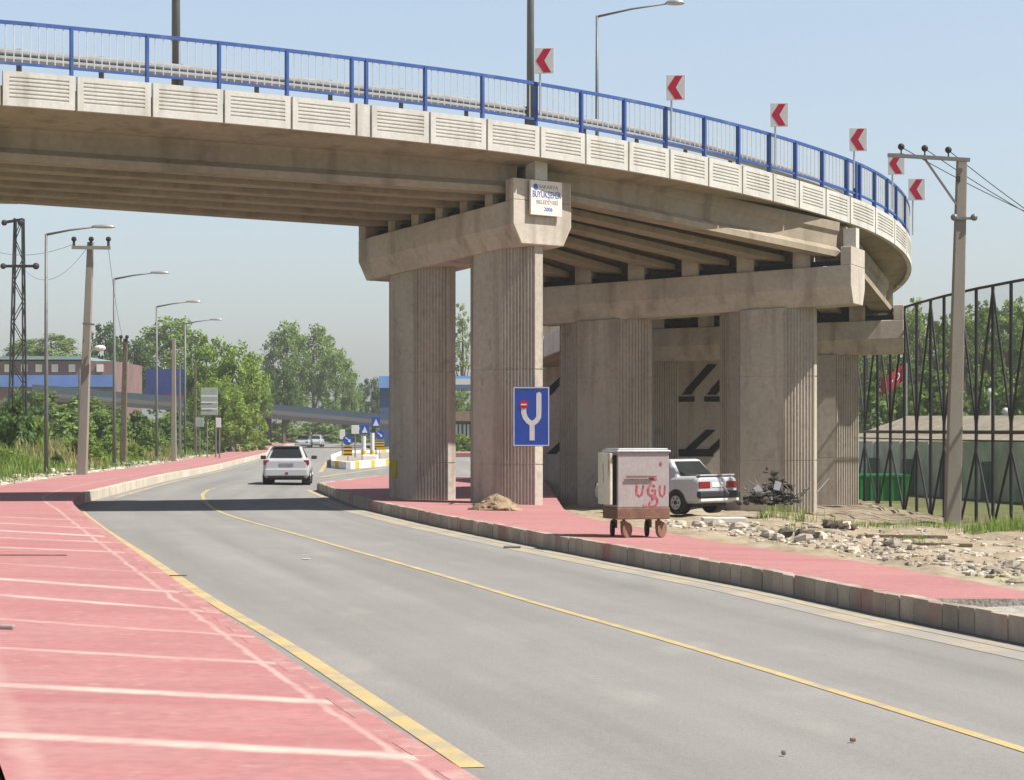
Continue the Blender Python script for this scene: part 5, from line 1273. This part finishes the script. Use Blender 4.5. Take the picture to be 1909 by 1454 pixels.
# grass on the bank
rnd = random.Random(5); mb = MB(); at = []; mb2 = MB(); at2 = []
for k in range(9500):
    y = 62 + 120 * rnd.random() ** 1.6; e = abs(rnd.gauss(0, 1)) * 5 + .5 + (1.2 if rnd.random() < .7 else 0); x = XL(y) - lw(y) - e
    h = (.25 + .45 * sstep(.5, 4, e)) * rnd.uniform(.6, 1.3)
    if math.sin(x * .7 + 3) * math.sin(y * .21) > .25: blades(mb2, at2, x, y, vz(x, y), 3, h * 1.2, .18, rnd, .016 * y / 80)
    else: blades(mb, at, x, y, vz(x, y), 4, h, .2, rnd, .016 * y / 80)
tag(mb.build('grass', M['blade'], attr=at), kind='stuff'); tag(mb2.build('dry_grass', M['bladedry'], attr=at2), kind='stuff')
mb = MB(); at = []
for k in range(900):
    y = 60 + 90 * rnd.random() ** 1.4; x = XL(y) - lw(y) - abs(rnd.gauss(0, .9)) - .05; r = rnd.choice((.06, .09, .12, .18))
    n = rockmesh(mb, (x, y, vz(x, y) + r * .2), r, rnd, (1.3, .9, .6)); at += [rnd.uniform(.2, 1)] * n
tag(mb.build('verge_gravel', M['rock'], attr=at), kind='stuff')

# ------------------------------------------------------------------ haze, light, camera
HAZE = True
if HAZE:
    b = MB(); b.box((0, 190, 11.5), (520, 460, 26.6))
    hz = b.build('haze', None); hm = bpy.data.materials.new('haze air'); hm.use_nodes = True; nt = hm.node_tree
    nt.nodes.remove(nt.nodes['Principled BSDF']); pv = nt.nodes.new('ShaderNodeVolumePrincipled'); pv.inputs['Color'].default_value = (.96, .98, 1, 1); pv.inputs['Density'].default_value = .00042; pv.inputs['Anisotropy'].default_value = .2
    nt.links.new(pv.outputs[0], [n for n in nt.nodes if n.type == 'OUTPUT_MATERIAL'][0].inputs['Volume']); hz.data.materials.append(hm); tag(hz, kind='stuff')

SKYH, SKYZ = 1.40, .10
W = bpy.data.worlds.new('World'); S.world = W; W.use_nodes = True
nt = W.node_tree; sk_ = nt.nodes.new('ShaderNodeTexSky'); sk_.sky_type = 'NISHITA'; sk_.sun_disc = False
EL, AZ = R_(54), math.atan2(.95, -.31)
sk_.sun_elevation = EL; sk_.sun_rotation = AZ; sk_.air_density = 1.0; sk_.dust_density = 2.5; sk_.ozone_density = 1.2
# brighter towards the hazy horizon than overhead
tcw = nt.nodes.new('ShaderNodeTexCoord'); sxw = nt.nodes.new('ShaderNodeSeparateXYZ'); nt.links.new(tcw.outputs['Generated'], sxw.inputs[0])
rpw = nt.nodes.new('ShaderNodeValToRGB'); nt.links.new(sxw.outputs['Z'], rpw.inputs['Fac'])
els = rpw.color_ramp.elements
els[0].position = 0; els[0].color = (SKYH, SKYH, SKYH, 1); els[1].position = 1; els[1].color = (SKYZ, SKYZ, SKYZ, 1)
for p_, c_ in ((.22, SKYH), (.5, (SKYH + SKYZ) / 2.6)): q_ = els.new(p_); q_.color = (c_, c_, c_, 1)
mw = nt.nodes.new('ShaderNodeMix'); mw.data_type = 'RGBA'; mw.blend_type = 'MULTIPLY'; mw.inputs['Factor'].default_value = 1
mg = nt.nodes.new('ShaderNodeMix'); mg.data_type = 'RGBA'; mg.inputs['Factor'].default_value = .38; mg.inputs['B'].default_value = (2.80, 3.02, 3.32, 1)
nt.links.new(sk_.outputs[0], mg.inputs['A']); nt.links.new(mg.outputs['Result'], mw.inputs['A']); nt.links.new(rpw.outputs['Color'], mw.inputs['B'])
nt.links.new(mw.outputs['Result'], nt.nodes['Background'].inputs['Color']); nt.nodes['Background'].inputs['Strength'].default_value = .10
sun = bpy.data.lights.new('sun', 'SUN'); sun.energy = 5.0; sun.angle = R_(.5); sun.color = (1, .95, .87)
so = bpy.data.objects.new('sun', sun); COL.objects.link(so)
sv = Vector((math.sin(AZ) * math.cos(EL), math.cos(AZ) * math.cos(EL), math.sin(EL)))
so.rotation_euler = sv.to_track_quat('Z', 'Y').to_euler(); so.location = (30, 20, 60)
cam = bpy.data.cameras.new('camera'); cam.sensor_fit = 'HORIZONTAL'; cam.sensor_width = 36; cam.lens = 36 * F / 1909; cam.shift_y = (HY - 727) / 1909
cam.clip_end = 6000; cam.clip_start = .1
co = bpy.data.objects.new('camera', cam); COL.objects.link(co); co.location = (0, 0, CAMZ); co.rotation_euler = (R_(90), 0, 0); S.camera = co
S.view_settings.view_transform = 'Standard'; S.view_settings.look = 'None'; S.view_settings.exposure = .6; S.view_settings.gamma = 1
S.cycles.max_bounces = 6; S.cycles.diffuse_bounces = 4; S.cycles.volume_bounces = 0; S.cycles.transparent_max_bounces = 24
